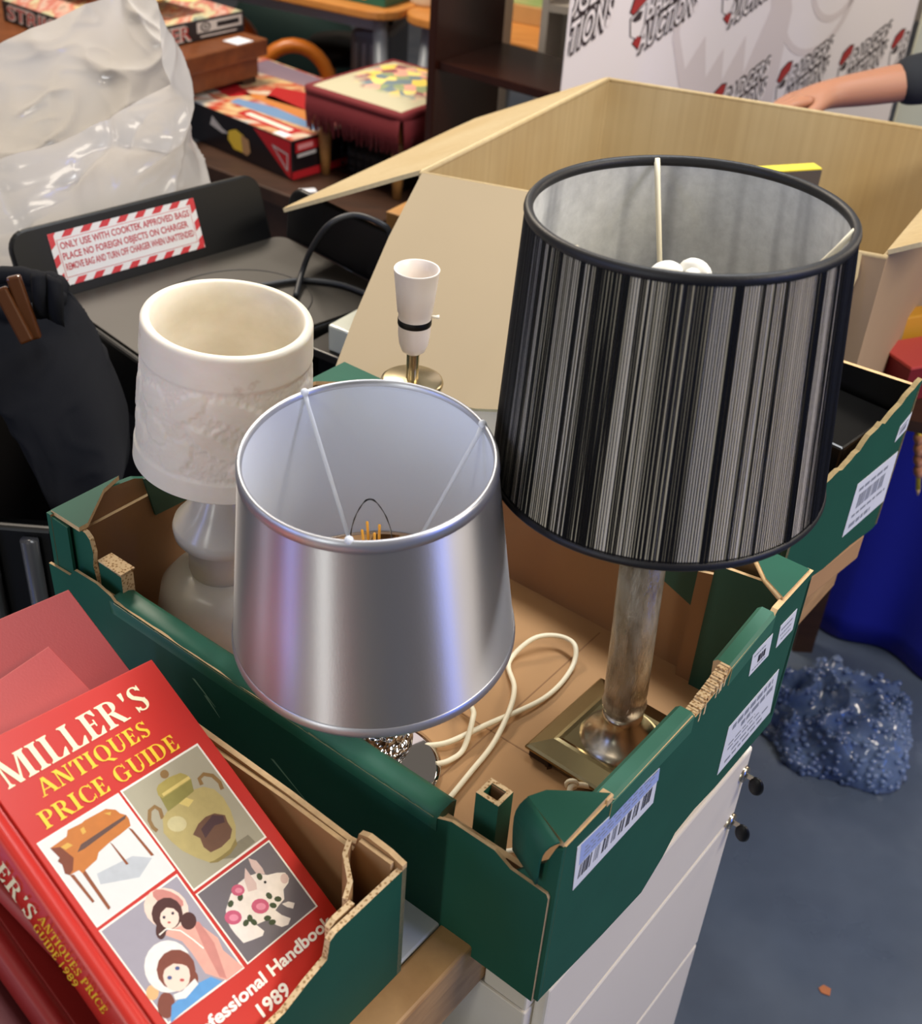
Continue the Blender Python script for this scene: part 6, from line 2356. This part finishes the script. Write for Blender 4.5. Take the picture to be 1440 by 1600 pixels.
for i, (x, z, sc) in enumerate(((-.155, .955, 1.0), (.145, .965, .86), (.435, .985, .80), (.46, .735, .8), (.70, .755, .8), (.945, .765, .8), (1.165, .78, .8))):
    mb = MB(FBN @ Matrix.Translation((x, z, 0)) @ Matrix.Diagonal((sc, sc, 1, 1)))
    M = Matrix.Identity(4)
    # badge: red cap, dark mask, red scarf
    for dz, g in ((.0009, .004), (.0012, 0)):
        mi0 = 0 if g else 1
        mb.flat([(.0 - g, .075), (.01 - g, .105 + g), (.035, .125 + g), (.055 + g, .125 + g), (.05 + g, .10), (.03, .085 - g), (.012, .07 - g)], dz, M, mi0)
        mb.flat([(.022 - g, .0), (.04, -.012 - g), (.052 + g, -.02 - g), (.05 + g, .01 + g), (.035, .018 + g)], dz, M, mi0)
        mb.flat([(.004 - g, .06), (.05 + g, .09 + g), (.052 + g, .04), (.04, .008 - g), (.012 - g, .018)], dz, M, 0 if g else 2)
    mb.flat([(.006, .055), (.028, .075), (.044, .075), (.038, .055), (.02, .05)], .0015, M, 0)
    if True:
        for s, x0, z0, wd, cp in (("BADGERS", .058, .052, .185, .052), ("AUCTIONS", .042, -.025, .205, .058)):
            for bo, dz, mi0 in ((.10, .0016, 0), (.012, .0019, 2)):
                put_text(mb, s, M @ Matrix.Translation((x0, z0, 0)), wd, cp, z=dz, bold=bo, shear=.15, mi=mi0, skew=.42)
    lim = [(1, -.0262, None)] if i == 0 else ([(-1, -1.235, None)] if i == 6 else [])
    for sg, c_, _ in lim:
        inv_ = FBN.inverted()
        loc = [inv_ @ p for p in mb.v]
        nv, nf, nm, nsm, nuv = [], [], [], [], []
        for f_, mi_ in zip(mb.f, mb.mi):
            P_ = [loc[q] for q in f_]
            out = []
            for q in range(len(P_)):
                A_, B_ = P_[q], P_[(q + 1) % len(P_)]
                da, db = sg * A_.x - c_, sg * B_.x - c_
                if da >= 0:
                    out.append(A_)
                if da * db < 0:
                    out.append(A_.lerp(B_, da / (da - db)))
            if len(out) >= 3:
                b_ = len(nv)
                nv += [FBN @ q for q in out]
                nf.append(list(range(b_, b_ + len(out))))
                nm.append(mi_)
                nsm.append(False)
                nuv.append(None)
        mb.v, mb.f, mb.mi, mb.sm, mb.uv = nv, nf, nm, nsm, nuv
    if not mb.v:
        continue
    o = mb.build('printed_logo', [BANK, BRED, BGREY], ban)

# grey-white printed board at the far right
m = MB()
q0 = aty(1425, 130, 3.0)
FPN = frame(V((q0.x - .02, 3.0, 0)), V((1, .2, 0)).normalized(), UP, V((.2, -1, 0)).normalized())
nb_ = thing('notice_board', 'pale green white notice board behind the arm at right edge', 'board', (q0.x + .3, 3.1, 0))
m = MB(FPN)
m.prism([(0, 0), (.7, 0), (.7, 1.3), (0, 1.3)], .01, None, (0, 0, 0))
m.build('panel', P('pale_notice', '#c9cbb9', .6), nb_)
m = MB(FPN)
rnd = random.Random(3)
for k in range(18):
    x, z = .03 + .06 * (k % 6), .98 + .06 * (k // 6)
    m.flat([(x, z), (x + .03, z + .006), (x + .026, z + .016), (x + .004, z + .012)], .0012, None, 0)
m.build('print_mark', P('notice_ink', '#7d7f76', .6), nb_)

# ------------------------------------------------------------------ blue draped table at the right
BLUE = P('royal_blue_cloth', '#0c1a9a', .8, var=.15, vscale=5, bump=.1, bscale=600)
b0, b1 = V((.50, 1.51, 0)), V((.90, 1.265, 0))
bd1 = (b1 - b0).normalized()
bn1 = V((-bd1.y, bd1.x, 0))
btb = thing('draped_table', 'table covered to the floor by a royal blue cloth at right', 'table', (b0 + b1) / 2 + bn1 * .15)
m = MB(frame(b0, bd1, bn1, UP))
m.box((.03, .04, .70), (.44, .30, .735))
m.build('table_top', BROWN_WOOD, btb)
for x, y in ((.05, .06), (.42, .06), (.05, .28), (.42, .28)):
    m = MB(frame(b0, bd1, bn1, UP))
    m.box((x - .015, y - .015, 0), (x + .015, y + .015, .6995))
    m.build('leg', GREY_METAL, btb)
per = []
for a, b in (((0, 0), (.467, 0)), ((.467, 0), (.467, .33)), ((.467, .33), (0, .33)), ((0, .33), (0, 0))):
    for k in range(24):
        per.append((V(a).lerp(V(b), k / 24), (V(b) - V(a)).normalized()))
vs, fs = [], []
nz = 14
n_ = len(per)
for j in range(nz + 1):
    s = j / nz
    for i, (p, d) in enumerate(per):
        out = V((d.y, -d.x))
        wv = .016 * math.sin(i * .62) * s + .01 * math.sin(i * .27 + 1) * s
        q = p + out * (wv + .012 * s)
        vs.append((q.x, q.y, .742 - .735 * s))
for j in range(nz):
    for i in range(n_):
        fs.append((j * n_ + i, (j + 1) * n_ + i, (j + 1) * n_ + (i + 1) % n_, j * n_ + (i + 1) % n_))
fs.append(list(range(n_)))
m = MB(frame(b0, bd1, bn1, UP))
m.add(vs, fs, 0, None, True)
o = m.build('tablecloth', BLUE)
sd = o.modifiers.new('cloth', 'SOLIDIFY')
sd.thickness = .003
tag(o, 'royal blue cloth hanging to the floor behind the green trays', 'tablecloth')


# heap of blue bubble wrap on the floor
def wrap_mat():
    t = NT('blue_bubble_wrap')
    t.l(t.ramp(t.noise(t.coord('Object'), 9, 4), [(.3, '#50699f'), (.6, '#8aa3cf'), (.8, '#c3d2ea')]), t.b.inputs['Base Color'])
    t.b.inputs['Roughness'].default_value = .12
    t.b.inputs['Transmission Weight'].default_value = .55
    t.b.inputs['IOR'].default_value = 1.3
    t.b.inputs['Coat Weight'].default_value = .8
    t.b.inputs['Coat Roughness'].default_value = .05
    return t.m


m = MB()
c_ = atz(1305, 1118, .03)
na, nb = 140, 44


def heap(a, s):
    r = (.125 + .05 * noise.noise(V((math.cos(a) * 1.6, math.sin(a) * 1.6, 3)))) * math.sin(PI * .5 * (1 - s)) ** .8
    x, y = r * math.cos(a) * 1.2, r * math.sin(a) * 1.05
    z = .06 * s ** .8
    z += (.050 * (1 - min(1, abs(noise.noise(V((x * 13 + y * 6, y * 15, 1)))) * 3.2)) ** 2 + .016 * noise.noise(V((x * 30, y * 30, 2)))) * min(1, s * 3)
    return V((c_.x + x, c_.y + y, max(.001, z)))


vs = [heap(2 * PI * i / na, j / nb) for j in range(nb + 1) for i in range(na)]
fs = []
for j in range(nb):
    for i in range(na):
        fs.append((j * na + i, j * na + (i + 1) % na, (j + 1) * na + (i + 1) % na, (j + 1) * na + i))
m.add(vs, fs + [list(range(na - 1, -1, -1))], 0, None, True)
rnd = random.Random(21)
for k in range(620):
    s = 1 - math.sqrt(rnd.uniform(.0, .96))
    p = heap(rnd.uniform(0, 2 * PI), s)
    m.sphere(p + UP * .001, rnd.uniform(.0055, .0075), n=8, m=5, sc=(1, 1, .7))
tag(m.build('bubble_wrap', wrap_mat(), smooth=True), 'crumpled heap of translucent blue bubble wrap on the floor', 'bubble wrap')
m = MB()
a = atz(1283, 1551, .002)
m.prism([(0, 0), (.012, -.004), (.016, .008), (.006, .014), (-.003, .008)], .0015, Matrix.Translation(a), (0, 0, 0))
tag(m.build('paper_scrap', P('rust_scrap', '#a8643c', .8)), 'tiny rust coloured scrap on the floor at lower right', 'scrap')

# red box and yellow packet beside the carton
a = atz(1424, 574, .81)
FRD = frame(V((a.x, a.y, .7512)), V((.90, .43, 0)).normalized(), V((-.43, .90, 0)).normalized(), UP)
rbx = thing('red_box', 'small bright red box at right edge beside the carton', 'box', FRD @ V((.06, .04, 0)))
m = MB(FRD)
m.box((0, 0, 0), (.13, .075, .054))
m.build('carton', P('dark_red_card', '#7e1e26', .5), rbx)
m = MB(FRD)
m.box((-.002, -.002, .0545), (.132, .077, .0595))
m.build('lid', P('salmon_red', '#d4524f', .4), rbx, bevel=.001)
m = MB(FRD @ Matrix.Translation((0, .095, 0)))
m.box((.0, 0, 0), (.14, .03, .085))
tag(m.build('yellow_packet', P('amber_packet', '#d9a032', .5), bevel=.003), 'amber yellow packet standing behind the small red box', 'packet')


# ------------------------------------------------------------------ the person at the right
def skinned(name, joints, mat, parent, sub=2):
    """joints: list of (position, radius, index of parent)"""
    inv = wm(parent).inverted()
    vs_ = [tuple(inv @ V(p)) for p, r, q in joints]
    es = [(q, i) for i, (p, r, q) in enumerate(joints) if q >= 0]
    me = bpy.data.meshes.new(name)
    me.from_pydata(vs_, es, [])
    me.materials.append(mat)
    o = bpy.data.objects.new(name, me)
    COL.objects.link(o)
    o.parent = parent
    sk = o.modifiers.new('skin', 'SKIN')
    sk.use_smooth_shade = True
    for i, (p, r, q) in enumerate(joints):
        d = me.skin_vertices[0].data[i]
        d.radius = r if isinstance(r, tuple) else (r, r)
        d.use_root = (i == 0)
    ss_ = o.modifiers.new('subsurf', 'SUBSURF')
    ss_.levels = ss_.render_levels = sub
    WM[o.name] = wm(parent)
    return o


SKIN = P('skin', '#b98264', .5, var=.08, vscale=14, Subsurface_Weight=.15, Subsurface_Scale=.02, Subsurface_Radius=(1, .4, .2))
per_ = thing('person', 'person in a dark top leaning in from the right with one arm stretched out', 'person', (1.28, 1.55, 0))
rw = aty(1300, 146, 1.75)
rk = aty(1242, 154, 1.74)
rcuff = aty(1392, 132, 1.76)
J = []


def jn(p, r, q):
    J.append((V(p), r, q))
    return len(J) - 1


pel = jn((1.30, 1.55, .92), .13, -1)
sp1 = jn((1.26, 1.55, 1.08), .13, pel)
sp2 = jn((1.18, 1.55, 1.24), .135, sp1)
nk = jn((1.08, 1.54, 1.40), .055, sp2)
hd = jn((1.03, 1.54, 1.50), .078, nk)
hd2 = jn((1.00, 1.54, 1.58), .085, hd)
hd3 = jn((.98, 1.54, 1.645), .06, hd2)
ns = jn((.905, 1.54, 1.545), .014, hd2)
rs = jn((1.10, 1.72, 1.30), .06, sp2)
re_ = jn((.87, 1.80, 1.065), .043, rs)
rfa = jn(rcuff, .037, re_)
rfm = jn(rcuff.lerp(rw, .6), .0335, rfa)
rwr = jn(rw, .029, rfm)
rpl = jn(rw.lerp(rk, .55), (.036, .022), rwr)
fdir = (rk - rw).normalized()
side = V((-.15, .95, .1)).normalized()
for k, (off, ln) in enumerate(((-.030, .082), (-.010, .092), (.011, .086), (.030, .070))):
    b_ = rk + V((0, off, 0)) + UP * (-.002 * k)
    q = jn(b_, .0105, rpl)
    q = jn(b_ + fdir * ln * .38 + UP * -.012, .0095, q)
    q = jn(b_ + fdir * ln * .66 + UP * -.034, .0088, q)
    jn(b_ + fdir * ln * .80 + UP * -.056, .0075, q)
tb_ = rw.lerp(rk, .35) + V((.0, -.036, -.006))
q = jn(tb_, .0125, rpl)
q = jn(tb_ + V((-.030, -.018, -.020)), .0110, q)
jn(tb_ + V((-.052, -.016, -.044)), .0095, q)
ls = jn((1.12, 1.37, 1.27), .06, sp2)
le = jn((1.00, 1.24, .98), .042, ls)
lw_ = aty(1462, 640, 1.245)
lwr = jn(lw_, .028, le)
lp_ = aty(1450, 690, 1.25)
lpl = jn(lp_, (.034, .022), lwr)
for k in range(4):
    b_ = aty(1441, 676 + k * 17, 1.235 - .002 * k)
    q = jn(b_, .0100, lpl)
    q = jn(b_ + V((-.012, -.010, -.004)), .0092, q)
    jn(b_ + V((-.006, -.026, -.008)), .0082, q)
q = jn(lp_ + V((.0, -.030, .010)), .0115, lpl)
jn(lp_ + V((-.014, -.046, .004)), .0095, q)
for s in (-1, 1):
    h = jn((1.32, 1.55 + s * .10, .86), .09, pel)
    kn_ = jn((1.30, 1.55 + s * .11, .48), .058, h)
    an = jn((1.34, 1.55 + s * .11, .09), .038, kn_)
    jn((1.22, 1.55 + s * .12, .032), .03, an)
skinned('body', J, SKIN, per_, 2)
DARKTOP = P('charcoal_jersey', '#22252a', .85, bump=.1, bscale=500)
J = []
a0 = jn((1.30, 1.55, .90), .155, -1)
a1 = jn((1.26, 1.55, 1.08), .155, a0)
a2 = jn((1.18, 1.55, 1.24), .16, a1)
jn((1.10, 1.545, 1.36), .075, a2)
b_ = jn((1.10, 1.72, 1.30), .075, a2)
b_ = jn((.87, 1.80, 1.065), .058, b_)
b_ = jn(rcuff.lerp(V((.87, 1.80, 1.065)), .25), .050, b_)
jn(rcuff, .049, b_)
b_ = jn((1.12, 1.37, 1.27), .075, a2)
b_ = jn((1.00, 1.24, .98), .056, b_)
jn(V((1.00, 1.24, .98)).lerp(lw_, .55), .045, b_)
skinned('jumper', J, DARKTOP, per_, 2)
J = []
a0 = jn((1.30, 1.55, .93), .15, -1)
for s in (-1, 1):
    h = jn((1.32, 1.55 + s * .10, .84), .105, a0)
    k_ = jn((1.30, 1.55 + s * .11, .48), .075, h)
    jn((1.34, 1.55 + s * .11, .10), .06, k_)
skinned('trousers', J, P('navy_denim', '#1b2233', .9), per_, 2)
for s in (-1, 1):
    J = []
    a0 = jn((1.35, 1.55 + s * .11, .05), .045, -1)
    a1 = jn((1.28, 1.55 + s * .115, .044), .043, a0)
    jn((1.20, 1.55 + s * .12, .036), .034, a1)
    skinned('shoe', J, BLACK, per_, 2)
m = MB()
m.sphere((1.015, 1.54, 1.60), .105, n=28, m=16, sc=(1.0, .95, 1.0))
for i, p in enumerate(m.v):
    if p.x < .97 and p.z < 1.63:
        m.v[i] = V((.985 + (p.x - .97) * .2, p.y, p.z + .02))
m.build('hair', P('dark_brown_hair', '#2a1a12', .6), per_)
m = MB()
m.tube([aty(1437, 612, 1.222), aty(1434, 764, 1.222)], .0042, 8)
m.tube([aty(1434, 764, 1.222), aty(1433.6, 774, 1.222)], [.0042, .001], 8, 1)
tag(m.build('pencil', [P('pencil_yellow', '#e6c832', .4), P('pencil_wood', '#d8b684', .6)]), 'yellow pencil held upright in the hand at right edge', 'pencil')
